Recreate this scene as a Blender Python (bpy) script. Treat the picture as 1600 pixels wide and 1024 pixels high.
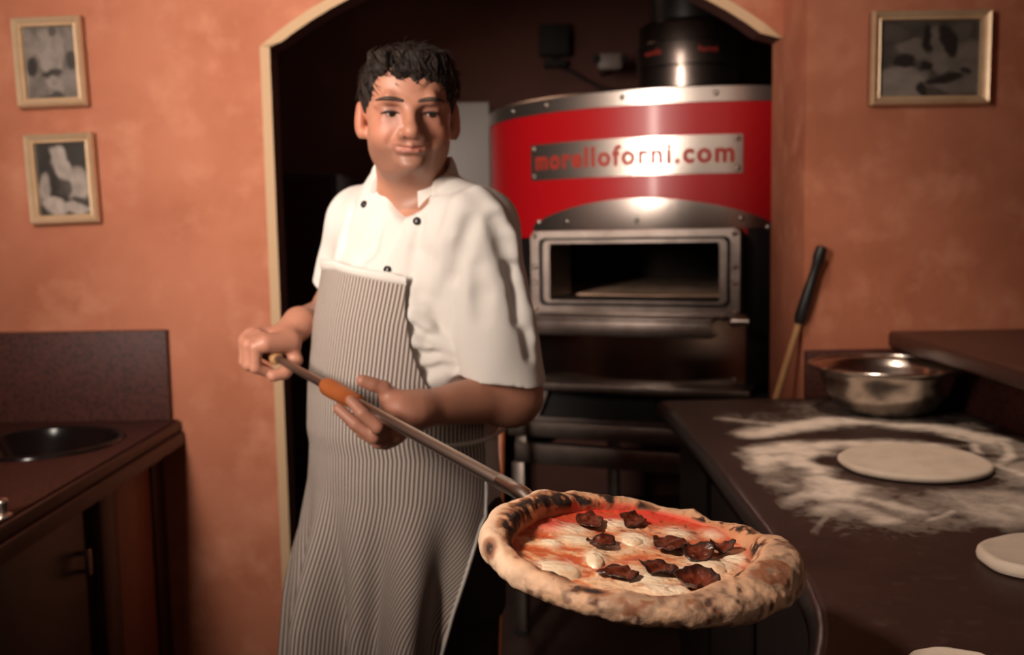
import bpy, bmesh, math, random
import numpy as np
from mathutils import Vector, Matrix
random.seed(7); rng = np.random.default_rng(7)
for o in list(bpy.data.objects): bpy.data.objects.remove(o, do_unlink=True)
SC = bpy.context.scene; COL = SC.collection

# ---------------------------------------------------------------- camera, world, lights, exposure
FPX = 1600 * 35 / 36; TILT = math.radians(5.8); ROLL = math.radians(1.0)
CAM = np.array([0.0, 0.0, 1.40])
_f = np.array([0, math.cos(TILT), -math.sin(TILT)]); _r = np.array([1.0, 0, 0]); _u = np.cross(_r, _f)
CR = _r * math.cos(ROLL) - _u * math.sin(ROLL); CU = _u * math.cos(ROLL) + _r * math.sin(ROLL); CF = _f
cd = bpy.data.cameras.new('camera'); co = bpy.data.objects.new('camera', cd); COL.objects.link(co)
cd.sensor_width = 36; cd.lens = 35; cd.clip_start = 0.02
mw = Matrix.Identity(4)
for i in range(3):
    mw[i][0] = CR[i]; mw[i][1] = CU[i]; mw[i][2] = -CF[i]; mw[i][3] = CAM[i]
co.matrix_world = mw; SC.camera = co
cd.dof.use_dof = True; cd.dof.focus_distance = 1.05; cd.dof.aperture_fstop = 4.8

W = bpy.data.worlds.new('world'); SC.world = W; W.use_nodes = True
W.node_tree.nodes['Background'].inputs[0].default_value = (0.55, 0.26, 0.17, 1)
W.node_tree.nodes['Background'].inputs[1].default_value = 0.05

def area_light(name, loc, target, sx, sy, power, color, spread=180):
    l = bpy.data.lights.new(name, 'AREA'); l.shape = 'RECTANGLE'; l.size = sx; l.size_y = sy
    l.energy = power; l.color = color; l.spread = math.radians(spread)
    o = bpy.data.objects.new(name, l); COL.objects.link(o); o.location = loc
    o.rotation_euler = (Vector(target) - Vector(loc)).to_track_quat('-Z', 'Y').to_euler()
    return o
area_light('key_lamp', (-1.05, 0.35, 2.00), (-0.45, 2.6, 1.78), 0.26, 1.1, 20, (1.0, 0.86, 0.75), 78)
area_light('room_fill', (1.0, -.7, 2.0), (.1, 1.8, 1.2), 1.2, .9, 3.2, (1.0, .80, .66))
def spot_light(name, loc, target, power, color, deg, radius, blend=1.0):
    l = bpy.data.lights.new(name, 'SPOT'); l.energy = power; l.color = color; l.spot_size = math.radians(deg); l.spot_blend = blend; l.shadow_soft_size = radius
    o = bpy.data.objects.new(name, l); COL.objects.link(o); o.location = loc
    o.rotation_euler = (Vector(target) - Vector(loc)).to_track_quat('-Z', 'Y').to_euler()
spot_light('pizza_fill', (-.85, .45, 2.15), (.12, 1.02, 1.07), 138, (1.0, .82, .68), 42, .10)  # added spot that brightens the pizza; not a fitting of the room
spot_light('counter_fill', (.35, 1.9, 2.6), (.85, 2.15, .93), 62, (1.0, .80, .64), 62, .10)  # added overhead spot to lift the flour and counter, no known fixture
area_light('niche_fill', (-.35, 4.2, 2.68), (-.3, 4.3, 1.0), .5, .5, 1.6, (1.0, .62, .42))  # added dim warm light, lifts the blacks inside the niche
SC.view_settings.view_transform = 'Standard'; SC.view_settings.look = 'None'
SC.view_settings.exposure = 0.0; SC.view_settings.gamma = 1.0; SC.view_settings.use_curve_mapping = False

# ---------------------------------------------------------------- helpers
def P(px, py, Y):
    "world point at world depth Y that the photograph shows at (px,py)"
    v = CF + CR * (px - 800) / FPX - CU * (py - 512) / FPX
    return CAM + v * (Y / v[1])
def PZ(px, py, z):
    v = CF + CR * (px - 800) / FPX - CU * (py - 512) / FPX
    return CAM + v * ((z - CAM[2]) / v[2])
def proj(p):
    v = np.asarray(p, float) - CAM; d = v @ CF
    return np.stack([800 + FPX * (v @ CR) / d, 512 - FPX * (v @ CU) / d], -1)

def hash3(i, j, k):
    n = (i * 374761393 + j * 668265263 + k * 2147483647 * 3) & 0xffffffff
    n = ((n ^ (n >> 13)) * 1274126177) & 0xffffffff
    return ((n ^ (n >> 16)) & 0xffff) / 65535.0
def vnoise(x, y, z=0.0):
    x, y, z = np.broadcast_arrays(np.asarray(x, float), np.asarray(y, float), np.asarray(z, float))
    i = np.floor(x).astype(np.int64); j = np.floor(y).astype(np.int64); k = np.floor(z).astype(np.int64)
    fx = x - i; fy = y - j; fz = z - k
    fx = fx * fx * (3 - 2 * fx); fy = fy * fy * (3 - 2 * fy); fz = fz * fz * (3 - 2 * fz)
    def c(a, b, d): return hash3(i + a, j + b, k + d)
    l = lambda a, b, t: a + (b - a) * t
    return l(l(l(c(0,0,0), c(1,0,0), fx), l(c(0,1,0), c(1,1,0), fx), fy),
             l(l(c(0,0,1), c(1,0,1), fx), l(c(0,1,1), c(1,1,1), fx), fy), fz)
def fbm(x, y, z=0.0, o=4):
    s = 0; a = 0.5; t = 0
    for q in range(o):
        s = s + a * vnoise(np.asarray(x) * 2**q + 17*q, np.asarray(y) * 2**q + 5*q, np.asarray(z) * 2**q); t += a; a *= .5
    return s / t
def sstep(a, b, x):
    t = np.clip((np.asarray(x, float) - a) / (b - a), 0, 1); return t * t * (3 - 2 * t)

# ---- materials
MATS = {}
def mat(name, base=(.5,.5,.5), rough=.5, metal=0.0, noise=None, attr=None, bump=None, spec=None, coat=0.0, aniso=0.0, sss=0.0, emit=None, stretch=(1,1,1), attr_noise=None):
    """noise=(scale, color2, lo, hi); attr = colour attribute name; bump=(scale, strength, dist)"""
    m = bpy.data.materials.new(name); m.use_nodes = True; nt = m.node_tree; N = nt.nodes; Lk = nt.links
    b = N['Principled BSDF']
    b.inputs['Base Color'].default_value = (*base, 1); b.inputs['Roughness'].default_value = rough; b.inputs['Metallic'].default_value = metal
    if spec is not None: b.inputs['Specular IOR Level'].default_value = spec
    if coat: b.inputs['Coat Weight'].default_value = coat; b.inputs['Coat Roughness'].default_value = .15
    if sss:
        b.inputs['Subsurface Weight'].default_value = sss; b.inputs['Subsurface Radius'].default_value = (1, .35, .2); b.inputs['Subsurface Scale'].default_value = .006
    if aniso:
        b.inputs['Anisotropic'].default_value = aniso
        t = N.new('ShaderNodeTangent'); t.direction_type = 'RADIAL'; t.axis = 'Z'; Lk.new(t.outputs[0], b.inputs['Tangent'])
    tc = N.new('ShaderNodeTexCoord'); mp = N.new('ShaderNodeMapping'); mp.inputs['Scale'].default_value = stretch
    Lk.new(tc.outputs['Object'], mp.inputs[0])
    src = None
    if attr:
        a = N.new('ShaderNodeAttribute'); a.attribute_name = attr; src = a.outputs['Color']
    if noise:
        layers = noise if isinstance(noise, list) else [noise]
        for (sc, c2, lo, hi) in layers:
            nz = N.new('ShaderNodeTexNoise'); nz.inputs['Scale'].default_value = sc; nz.inputs['Detail'].default_value = 5; nz.inputs['Roughness'].default_value = .6
            Lk.new(mp.outputs[0], nz.inputs['Vector'])
            rp = N.new('ShaderNodeMapRange'); rp.inputs[1].default_value = lo; rp.inputs[2].default_value = hi
            Lk.new(nz.outputs[0], rp.inputs[0])
            mx = N.new('ShaderNodeMix'); mx.data_type = 'RGBA'
            Lk.new(rp.outputs[0], mx.inputs[0])
            if src is None: mx.inputs[6].default_value = (*base, 1)
            else: Lk.new(src, mx.inputs[6])
            mx.inputs[7].default_value = (*c2, 1); src = mx.outputs[2]
    if src is not None: Lk.new(src, b.inputs['Base Color'])
    if bump:
        nz = N.new('ShaderNodeTexNoise'); nz.inputs['Scale'].default_value = bump[0]; nz.inputs['Detail'].default_value = 4
        Lk.new(mp.outputs[0], nz.inputs['Vector'])
        bp = N.new('ShaderNodeBump'); bp.inputs['Strength'].default_value = bump[1]; bp.inputs['Distance'].default_value = bump[2]
        Lk.new(nz.outputs[0], bp.inputs['Height']); Lk.new(bp.outputs[0], b.inputs['Normal'])
    MATS[name] = m; return m

M_plaster = mat('terracotta_plaster', (.50,.175,.095), .8, noise=[(2.6,(.40,.125,.06),.42,.68),(9,(.58,.235,.135),.5,.75)], bump=(30,.25,.004))
M_cream = mat('cream_plaster', (.70,.47,.28), .75, bump=(60,.2,.002))
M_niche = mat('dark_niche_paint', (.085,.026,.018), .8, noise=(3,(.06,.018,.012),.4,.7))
M_floor = mat('dark_floor', (.05,.024,.018), .55, noise=(6,(.03,.013,.01),.4,.7))
M_ceil = mat('ceiling_paint', (.35,.2,.13), .9)
M_granite = mat('red_brown_granite', (.080,.025,.018), .55, noise=[(120,(.03,.011,.009),.5,.6),(160,(.115,.042,.030),.6,.68)], spec=.3)
M_mahog = mat('dark_mahogany', (.058,.020,.012), .45, noise=(8,(.04,.014,.009),.4,.7), stretch=(6,6,.6))
M_door = mat('reddish_door_wood', (.32,.115,.058), .45, noise=(7,(.24,.08,.04),.4,.7), stretch=(6,6,.5))
M_black = mat('black_metal', (.012,.010,.010), .4)
M_blackgloss = mat('black_gloss', (.008,.006,.006), .16)
M_blackmatte = mat('black_matte', (.006,.005,.005), .8)
M_stone = mat('dark_brown_stone', (.036,.018,.014), .5, spec=.3, noise=[(5,(.022,.010,.008),.4,.7),(40,(.052,.03,.024),.55,.75)], bump=(50,.15,.001))
M_edge = mat('stone_edge', (.012,.008,.007), .28, noise=(30,(.02,.013,.011),.4,.65), bump=(40,.3,.001))
M_flue = mat('dark_flue_steel', (.20,.16,.14), .2, 1.0, aniso=.85)
M_steel = mat('brushed_steel', (.42,.36,.32), .22, 1.0, aniso=.88)
M_steelplain = mat('satin_steel', (.55,.48,.42), .30, 1.0)
M_shaft = mat('shaft_steel', (.52,.45,.39), .38, 1.0)
M_steeldull = mat('dull_steel', (.33,.27,.235), .42, 1.0, noise=(14,(.22,.17,.15),.4,.7))
M_bowl = mat('bowl_steel', (.58,.52,.47), .2, 1.0, noise=(12,(.40,.34,.30),.45,.7))
M_red = mat('red_enamel', (.46,.004,.008), .42, coat=.15)
M_redtext = mat('red_lettering', (.42,.035,.02), .5)
M_gold = mat('gold_frame', (.72,.52,.33), .38, .35, noise=(20,(.62,.42,.25),.4,.7))
M_frameback = mat('frame_edge', (.05,.025,.015), .6)
M_print = mat('printed_photo', attr='col', rough=.35)
M_fridge = mat('pale_fridge', (.21,.19,.175), .5)
M_glassdark = mat('dark_glass_panel', (.022,.016,.013), .12)
M_grey = mat('grey_plastic', (.16,.12,.10), .5)
M_skin = mat('skin', attr='col', rough=.50, sss=.08, bump=(160,.12,.001))
M_eye = mat('eye_white', (.5,.4,.36), .2)
M_iris = mat('dark_iris', (.02,.012,.008), .15)
M_hair = mat('dark_brown_hair', (.014,.009,.007), .62, noise=(40,(.038,.024,.018),.45,.7), bump=(90,.8,.003), stretch=(3,3,1), spec=.25)
M_cloth = mat('white_cotton', (.68,.635,.585), .85, bump=(260,.15,.0008))
M_button = mat('black_button', (.01,.008,.008), .3)
M_trouser = mat('dark_trousers', (.030,.018,.014), .85)
M_shoe = mat('black_shoe', (.01,.009,.009), .4)
M_orange = mat('varnished_grip', (.42,.12,.035), .38, noise=(20,(.32,.08,.022),.4,.7))
M_lightwood = mat('pale_wood', (.50,.27,.12), .5, noise=(12,(.4,.2,.085),.4,.7), stretch=(5,5,.6))
M_dough = mat('raw_dough', (.60,.505,.41), .8, noise=(18,(.52,.43,.34),.4,.7), bump=(40,.3,.003))
M_firebrick = mat('oven_stone', (.60,.38,.26), .85, noise=(9,(.3,.18,.11),.4,.7))
M_ovenin = mat('oven_interior', (.035,.02,.014), .8)
M_brow = mat('brow_hair', (.05,.026,.018), .7)
M_crust = mat('pizza_crust', attr='col', rough=.75, noise=(420,(.50,.32,.20),.62,.9), bump=(220,.5,.0014))
M_top = mat('sauce_and_cheese', attr='col', rough=.3, bump=(150,.35,.0016), coat=.25)
M_salami = mat('salami', attr='col', rough=.3, bump=(240,.6,.0015), coat=.3)
M_mozz = mat('mozzarella', (.78,.63,.45), .38, noise=(60,(.66,.36,.18),.48,.72), bump=(90,.3,.0015))

# striped apron cloth: stripes run down the cloth (uv.x is metres across)
m = mat('striped_apron', (.7,.6,.5), .9); nt = m.node_tree; N = nt.nodes; Lk = nt.links
uv = N.new('ShaderNodeUVMap'); uv.uv_map = 'uv'; sx = N.new('ShaderNodeSeparateXYZ'); Lk.new(uv.outputs[0], sx.inputs[0])
ml = N.new('ShaderNodeMath'); ml.operation = 'MULTIPLY'; ml.inputs[1].default_value = 2*math.pi/0.0075; Lk.new(sx.outputs[0], ml.inputs[0])
sn = N.new('ShaderNodeMath'); sn.operation = 'SINE'; Lk.new(ml.outputs[0], sn.inputs[0])
mr = N.new('ShaderNodeMapRange'); mr.inputs[1].default_value = -.35; mr.inputs[2].default_value = .35; Lk.new(sn.outputs[0], mr.inputs[0])
mx = N.new('ShaderNodeMix'); mx.data_type = 'RGBA'; mx.inputs[6].default_value = (.53,.445,.385,1); mx.inputs[7].default_value = (.105,.08,.07,1)
Lk.new(mr.outputs[0], mx.inputs[0]); Lk.new(mx.outputs[2], N['Principled BSDF'].inputs['Base Color']); M_apron = m

# flour: soft edged powder
m = mat('flour_powder', (.74,.63,.53), .95); nt = m.node_tree; N = nt.nodes; Lk = nt.links
at = N.new('ShaderNodeAttribute'); at.attribute_name = 'dens'
tr = N.new('ShaderNodeBsdfTransparent'); ms = N.new('ShaderNodeMixShader')
nz = N.new('ShaderNodeTexNoise'); nz.inputs['Scale'].default_value = 55; nz.inputs['Detail'].default_value = 6; nz.inputs['Roughness'].default_value = .7
tcn = N.new('ShaderNodeTexCoord'); Lk.new(tcn.outputs['Object'], nz.inputs['Vector'])
ad = N.new('ShaderNodeMath'); ad.operation = 'MULTIPLY_ADD'; ad.inputs[1].default_value = 1.5; Lk.new(at.outputs['Fac'], ad.inputs[0])
sb = N.new('ShaderNodeMath'); sb.operation = 'SUBTRACT'; sb.inputs[1].default_value = .62; Lk.new(nz.outputs[0], sb.inputs[0]); Lk.new(sb.outputs[0], ad.inputs[2])
cl = N.new('ShaderNodeClamp'); Lk.new(ad.outputs[0], cl.inputs[0])
m2 = N.new('ShaderNodeMath'); m2.operation = 'MULTIPLY'; Lk.new(cl.outputs[0], m2.inputs[0]); Lk.new(at.outputs['Fac'], m2.inputs[1])
pw = N.new('ShaderNodeMath'); pw.operation = 'POWER'; pw.inputs[1].default_value = .5; Lk.new(m2.outputs[0], pw.inputs[0])
Lk.new(pw.outputs[0], ms.inputs[0]); Lk.new(tr.outputs[0], ms.inputs[1]); Lk.new(N['Principled BSDF'].outputs[0], ms.inputs[2])
Lk.new(ms.outputs[0], N['Material Output'].inputs['Surface']); M_flour = m

# ---- objects
def tag(o, label=None, cat=None, group=None, kind=None):
    if label: o['label'] = label
    if cat: o['category'] = cat
    if group: o['group'] = group
    if kind: o['kind'] = kind
    return o
def empty(name, loc, label, cat, group=None):
    o = bpy.data.objects.new(name, None); COL.objects.link(o); o.location = Vector(loc); o.empty_display_size = .05
    return tag(o, label, cat, group)
def root_inv(o):
    m = Matrix.Identity(4); c = o
    while c is not None:
        m = Matrix.LocRotScale(c.location, c.rotation_euler, c.scale) @ m if c is o else Matrix.LocRotScale(c.location, c.rotation_euler, c.scale) @ m
        c = c.parent
    return m
WM = {}
def mesh(name, geo, material, parent=None, smooth=True, label=None, cat=None, group=None, kind=None, cols=None, uvs=None, dens=None, sharp=None):
    "geo in world coordinates; origin goes to the geometry's middle"
    v, f = geo
    v = np.asarray(v, float); c = (v.min(0) + v.max(0)) / 2; c[2] = v[:, 2].min()
    me = bpy.data.meshes.new(name)
    if isinstance(f, np.ndarray):
        me.vertices.add(len(v)); me.vertices.foreach_set('co', (v - c).astype(np.float32).ravel())
        k = f.shape[1]; me.loops.add(f.size); me.loops.foreach_set('vertex_index', f.astype(np.int32).ravel())
        me.polygons.add(len(f)); me.polygons.foreach_set('loop_start', np.arange(0, f.size, k, dtype=np.int32))
        me.update(calc_edges=True); me.validate()
    else:
        me.from_pydata((v - c).tolist(), [], f); me.validate(); me.update()
    if material is not None: me.materials.append(material)
    if cols is not None:
        a = me.color_attributes.new('col', 'FLOAT_COLOR', 'POINT'); cc = np.ones((len(v), 4), np.float32); cc[:, :3] = cols; a.data.foreach_set('color', cc.ravel())
    if dens is not None:
        a = me.attributes.new('dens', 'FLOAT', 'POINT'); a.data.foreach_set('value', np.asarray(dens, np.float32))
    if uvs is not None:
        u = me.uv_layers.new(name='uv'); li = np.zeros(len(me.loops), np.int32); me.loops.foreach_get('vertex_index', li)
        u.data.foreach_set('uv', np.asarray(uvs, np.float32)[li].ravel())
    if smooth:
        me.polygons.foreach_set('use_smooth', [True] * len(me.polygons))
        if sharp: me.set_sharp_from_angle(angle=math.radians(sharp))
    o = bpy.data.objects.new(name, me); COL.objects.link(o); o.location = Vector(c)
    if parent is not None:
        o.parent = parent
        off = Vector((0, 0, 0)); q = parent
        while q is not None: off += q.location; q = q.parent
        o.location = Vector(c) - off
    return tag(o, label, cat, group, kind)

def join(*gs):
    V = []; Fc = []; n = 0
    for v, f in gs:
        V.extend([tuple(x) for x in v]); Fc.extend([tuple(int(i) + n for i in q) for q in f]); n += len(v)
    return V, Fc
def box(x0, x1, y0, y1, z0, z1, bev=0.0, seg=2):
    v = [(x, y, z) for x in (x0, x1) for y in (y0, y1) for z in (z0, z1)]
    f = [(0,1,3,2),(4,6,7,5),(0,4,5,1),(2,3,7,6),(0,2,6,4),(1,5,7,3)]
    if bev <= 0: return v, f
    bm = bmesh.new(); bv = [bm.verts.new(q) for q in v]
    for q in f: bm.faces.new([bv[i] for i in q])
    bmesh.ops.bevel(bm, geom=list(bm.edges), offset=bev, segments=seg, profile=.5, affect='EDGES')
    bmesh.ops.recalc_face_normals(bm, faces=list(bm.faces))
    bm.verts.index_update(); r = [tuple(q.co) for q in bm.verts], [tuple(w.index for w in q.verts) for q in bm.faces]; bm.free(); return r
def xf(g, M):
    return [tuple(M @ Vector(p)) for p in g[0]], g[1]
def rotz(g, a, c=(0,0,0)):
    return xf(g, Matrix.Translation(c) @ Matrix.Rotation(a, 4, 'Z') @ Matrix.Translation(-Vector(c)))
def frame(d):
    d = Vector(d).normalized(); a = Vector((0,0,1)) if abs(d.z) < .9 else Vector((1,0,0))
    u = d.cross(a).normalized(); return u, d.cross(u).normalized()
def tube(pts, rad, n=16, cap=True):
    pts = [Vector(p) for p in pts]; rad = rad if hasattr(rad, '__len__') else [rad] * len(pts)
    V = []; Fc = []; u = None
    for i, p in enumerate(pts):
        d = (pts[min(i+1, len(pts)-1)] - pts[max(i-1, 0)]).normalized()
        if u is None: u, w = frame(d)
        else: u = (u - d * u.dot(d)).normalized(); w = d.cross(u)
        for k in range(n):
            a = 2*math.pi*k/n; V.append(tuple(p + (u*math.cos(a) + w*math.sin(a)) * rad[i]))
    for i in range(len(pts)-1):
        for k in range(n): Fc.append((i*n+k, i*n+(k+1) % n, (i+1)*n+(k+1) % n, (i+1)*n+k))
    if cap: Fc.append(tuple(range(n))[::-1]); Fc.append(tuple((len(pts)-1)*n+k for k in range(n)))
    return V, Fc
def lathe(prof, c=(0,0,0), n=64, a0=0.0, a1=2*math.pi):
    "prof: list of (r,z)"
    V = []; Fc = []; full = abs(a1 - a0 - 2*math.pi) < 1e-6; m = n if full else n + 1
    for r, z in prof:
        for k in range(m):
            a = a0 + (a1 - a0) * k / n; V.append((c[0] + r*math.cos(a), c[1] + r*math.sin(a), c[2] + z))
    for i in range(len(prof)-1):
        for k in range(n):
            k2 = (k+1) % m if full else k+1
            Fc.append((i*m+k, i*m+k2, (i+1)*m+k2, (i+1)*m+k))
    return V, Fc
def prism(poly, z0, z1, bev=0.0, seg=3):
    n = len(poly); bm = bmesh.new()
    a = [bm.verts.new((p[0], p[1], z0)) for p in poly]; b = [bm.verts.new((p[0], p[1], z1)) for p in poly]
    bm.faces.new(a[::-1]); bm.faces.new(b)
    for i in range(n): bm.faces.new((a[i], a[(i+1) % n], b[(i+1) % n], b[i]))
    bmesh.ops.recalc_face_normals(bm, faces=list(bm.faces))
    if bev:
        e = [q for q in bm.edges if abs(q.verts[0].co.z - q.verts[1].co.z) < 1e-6]
        bmesh.ops.bevel(bm, geom=e, offset=bev, segments=seg, profile=.5, affect='EDGES')
    bm.verts.index_update(); r = [tuple(q.co) for q in bm.verts], [tuple(w.index for w in q.verts) for q in bm.faces]; bm.free(); return r
def gridfaces(nu, nv, wrap=False):
    i, j = np.meshgrid(np.arange(nv - 1), np.arange(nu if wrap else nu - 1), indexing='ij')
    j2 = (j + 1) % nu
    return np.stack([i*nu+j, i*nu+j2, (i+1)*nu+j2, (i+1)*nu+j], -1).reshape(-1, 4)
# ---------------------------------------------------------------- room shell
YW, YT, YR = 2.89, 3.00, 2.66           # arch wall front and back, right wall front
pl = P(405, 70, YW); XL = (pl[0] + P(440, 860, YW)[0]) / 2; ZS = pl[2] - .005
XR = P(1258, 250, YR)[0]
print('opening', XL, XR, ZS, P(1222, 70, YW))
H = 2.75
def arch_pts(n=28):
    hw = (XR - XL) / 2; xc = (XR + XL) / 2; th = math.radians(39); R = hw / math.sin(th); zc = ZS - R * math.cos(th)
    return [(xc + R * math.sin(-th + 2*th*i/n), zc + R * math.cos(-th + 2*th*i/n)) for i in range(n+1)]
AP = arch_pts()
def wall_arch():
    gs = []
    for y, fl in ((YW, False), (YT, True)):
        q = [((-1.9,y,0),(XL,y,0),(XL,y,ZS),(-1.9,y,ZS)), ((-1.9,y,ZS),(XL,y,ZS),(XL,y,H),(-1.9,y,H)),
             ((XR,y,0),(1.9,y,0),(1.9,y,ZS),(XR,y,ZS)), ((XR,y,ZS),(1.9,y,ZS),(1.9,y,H),(XR,y,H))]
        for a, b in zip(AP[:-1], AP[1:]): q.append(((a[0],y,a[1]),(b[0],y,b[1]),(b[0],y,H),(a[0],y,H)))
        for w in q: gs.append((w if not fl else w[::-1], [(0,1,2,3)]))
    return join(*gs)
mesh('wall_back', wall_arch(), M_plaster, smooth=False, kind='structure')
# chamfered cream edge on the left jamb and round the arch, then the painted reveal
CH = .024; xc_ = (XL+XR)/2
def inset(p):
    "the opening's outline moved inwards by the chamfer"
    if p[1] <= ZS + 1e-6: return (p[0]+CH if p[0] < xc_ else p[0], p[1])
    hw_ = (XR-XL)/2; th_ = math.radians(39); R_ = hw_/math.sin(th_); zc_ = ZS-R_*math.cos(th_)
    d = math.hypot(p[0]-xc_, p[1]-zc_); k = (R_-CH)/d; return (max(XL+CH, xc_+(p[0]-xc_)*k), zc_+(p[1]-zc_)*k)
outer = [(XL, 0)] + AP + [(XR, 0)]; innr = [inset(p) for p in outer]; innr[1] = (XL+CH, innr[1][1])
gs = []; gr = []
for i in range(len(outer)-1):
    a, b, c_, d_ = outer[i], outer[i+1], innr[i+1], innr[i]
    if i < len(outer)-2: gs.append(([(a[0],YW-.002,a[1]),(d_[0],YW+.014,d_[1]),(c_[0],YW+.014,c_[1]),(b[0],YW-.002,b[1])], [(0,1,2,3)]))
    gr.append(([(d_[0],YW+.0135,d_[1]),(d_[0],YT,d_[1]),(c_[0],YT,c_[1]),(c_[0],YW+.0135,c_[1])], [(0,1,2,3)]))
mesh('trim_1', join(*gs), M_cream, smooth=False, kind='structure', label='cream painted edge of the archway')
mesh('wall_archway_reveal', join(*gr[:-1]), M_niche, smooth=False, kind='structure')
mesh('wall_archway_reveal_right', join(*gr[-1:]+[([(XR-.0005,YW-.01,0),(XR-.0005,YW+.02,0),(XR-.0005,YW+.02,ZS),(XR-.0005,YW-.01,ZS)],[(0,1,2,3)])]), M_plaster, smooth=False, kind='structure')
mesh('wall_right_back', box(XR, 1.9, YR, YW + .01, 0, H), M_plaster, smooth=False, kind='structure')
mesh('wall_left', box(-2.0, -1.9, -1.2, 5.2, 0, H), M_plaster, smooth=False, kind='structure')
mesh('wall_right', box(1.9, 2.0, -1.2, 5.2, 0, H), M_plaster, smooth=False, kind='structure')
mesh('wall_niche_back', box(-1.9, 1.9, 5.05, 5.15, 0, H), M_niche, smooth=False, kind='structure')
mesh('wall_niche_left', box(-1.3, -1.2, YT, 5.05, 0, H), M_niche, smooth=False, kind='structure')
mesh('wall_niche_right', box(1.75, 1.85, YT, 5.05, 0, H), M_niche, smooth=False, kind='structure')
mesh('floor', box(-2.0, 2.0, -1.2, 5.2, -.05, 0), M_floor, smooth=False, kind='structure')
mesh('ceiling', box(-2.0, 2.0, -1.2, 5.2, H, H + .05), M_ceil, smooth=False, kind='structure')

# ---------------------------------------------------------------- pictures on the walls
def picture(name, px0, py0, px1, py1, px2, py2, px3, py3, Y, label, paint, fw, nu=60, nv=80):
    "corners: top-left, top-right, bottom-right, bottom-left in the wall plane"
    c = [P(px0, py0, Y), P(px1, py1, Y), P(px2, py2, Y), P(px3, py3, Y)]
    ctr = sum(c) / 4; right = ((c[1] - c[0]) + (c[2] - c[3])) / 2; up = ((c[0] - c[3]) + (c[1] - c[2])) / 2
    w = np.linalg.norm(right); h = np.linalg.norm(up); ang = math.atan2(right[2], right[0])
    R = Matrix.Translation(ctr) @ Matrix.Rotation(-ang, 4, 'Y')
    root = empty(name, (ctr[0], Y, ctr[2] - h/2), label, 'picture', 'framed black-and-white photographs')
    back = box(-w/2, w/2, -.012, -.001, -h/2, h/2, .002); mesh('backing', xf(back, R), M_frameback, root, sharp=40)
    # four moulded rails, mitred
    prof = [(0,0.0),(0,.018),(.2,.026),(.45,.022),(.75,.013),(.92,.015),(1,.010),(1,0)]
    cs = [(-w/2,h/2),(w/2,h/2),(w/2,-h/2),(-w/2,-h/2)]; ci = [(-w/2+fw,h/2-fw),(w/2-fw,h/2-fw),(w/2-fw,-h/2+fw),(-w/2+fw,-h/2+fw)]
    for k in range(4):
        V = []; 
        for e in (k, (k+1) % 4):
            for t, dpt in prof: V.append((cs[e][0]*(1-t)+ci[e][0]*t, -.012-dpt, cs[e][1]*(1-t)+ci[e][1]*t))
        n = len(prof); Fc = [(i, i+1, n+i+1, n+i) for i in range(n-1)]
        mesh('frame_rail', xf((V, Fc), R), M_gold, root, sharp=25)
    U, Vv = np.meshgrid(np.linspace(0,1,nu), np.linspace(0,1,nv))
    X = -w/2+fw*.9 + U*(w-1.8*fw); Z = h/2-fw*.9 - Vv*(h-1.8*fw)
    g = np.stack([X, np.full_like(X, -.0145), Z], -1).reshape(-1,3)
    wu, wv = .13*(fbm(U*5+3, Vv*5+1, 2.)-.5), .13*(fbm(U*5+9, Vv*5+7, 4.)-.5)
    col = paint(U+wu, Vv+wv).reshape(-1)
    cols = np.stack([col*.62+.008, col*.52+.006, col*.45+.005], -1)
    Rn = np.array(R); g = g @ Rn[:3,:3].T + Rn[:3,3]
    mesh('photo_print', (g, gridfaces(nu, nv)), M_print, root, cols=cols, label='black-and-white photographic print')
def el(U, V, cx, cy, rx, ry, a=0):
    c, s = math.cos(a), math.sin(a); x = (U-cx)*c + (V-cy)*s; y = -(U-cx)*s + (V-cy)*c
    return 1 - sstep(.75, 1.15, np.sqrt((x/rx)**2 + (y/ry)**2))
def paint1(U, V):
    g = .12 + .25*fbm(U*5, V*6, 1.0)
    for a in [(.5,.3,.28,.32,0,.42),(.5,.5,.2,.14,0,.4),(.2,.2,.15,.12,.4,.35),(.85,.2,.1,.2,0,.3),(.55,.8,.2,.1,.5,.4),(.25,.88,.2,.1,0,.25),(.8,.75,.12,.1,.5,.3)]: g = g + (a[5]-g)*el(U,V,*a[:5])*.8
    for a in [(.12,.55,.12,.12,0,.02),(.9,.5,.1,.14,0,.03),(.55,.08,.08,.1,0,.1),(.5,.64,.2,.05,0,.03),(.45,.98,.3,.05,0,.05)]: g = g + (a[5]-g)*el(U,V,*a[:5])*.9
    return np.clip(g*(.6+.8*fbm(U*9,V*9,3.)), .01, .7)
def paint2(U, V):
    g = .02 + .03*fbm(U*5, V*6, 2.0)
    for a in [(.42,.2,.16,.18,0,.62),(.5,.38,.17,.16,.5,.62),(.75,.58,.25,.25,.6,.5),(.3,.85,.28,.12,.2,.6),(.12,.6,.12,.18,.2,.5),(.7,.9,.3,.1,0,.6)]: g = g + (a[5]-g)*el(U,V,*a[:5])
    for a in [(.5,.62,.14,.12,.5,.08),(.82,.82,.2,.04,.3,.03),(.33,.55,.1,.1,0,.03)]: g = g + (a[5]-g)*el(U,V,*a[:5])*.9
    return np.clip(g*(.65+.7*fbm(U*8,V*8,5.)), .01, .8)
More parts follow.
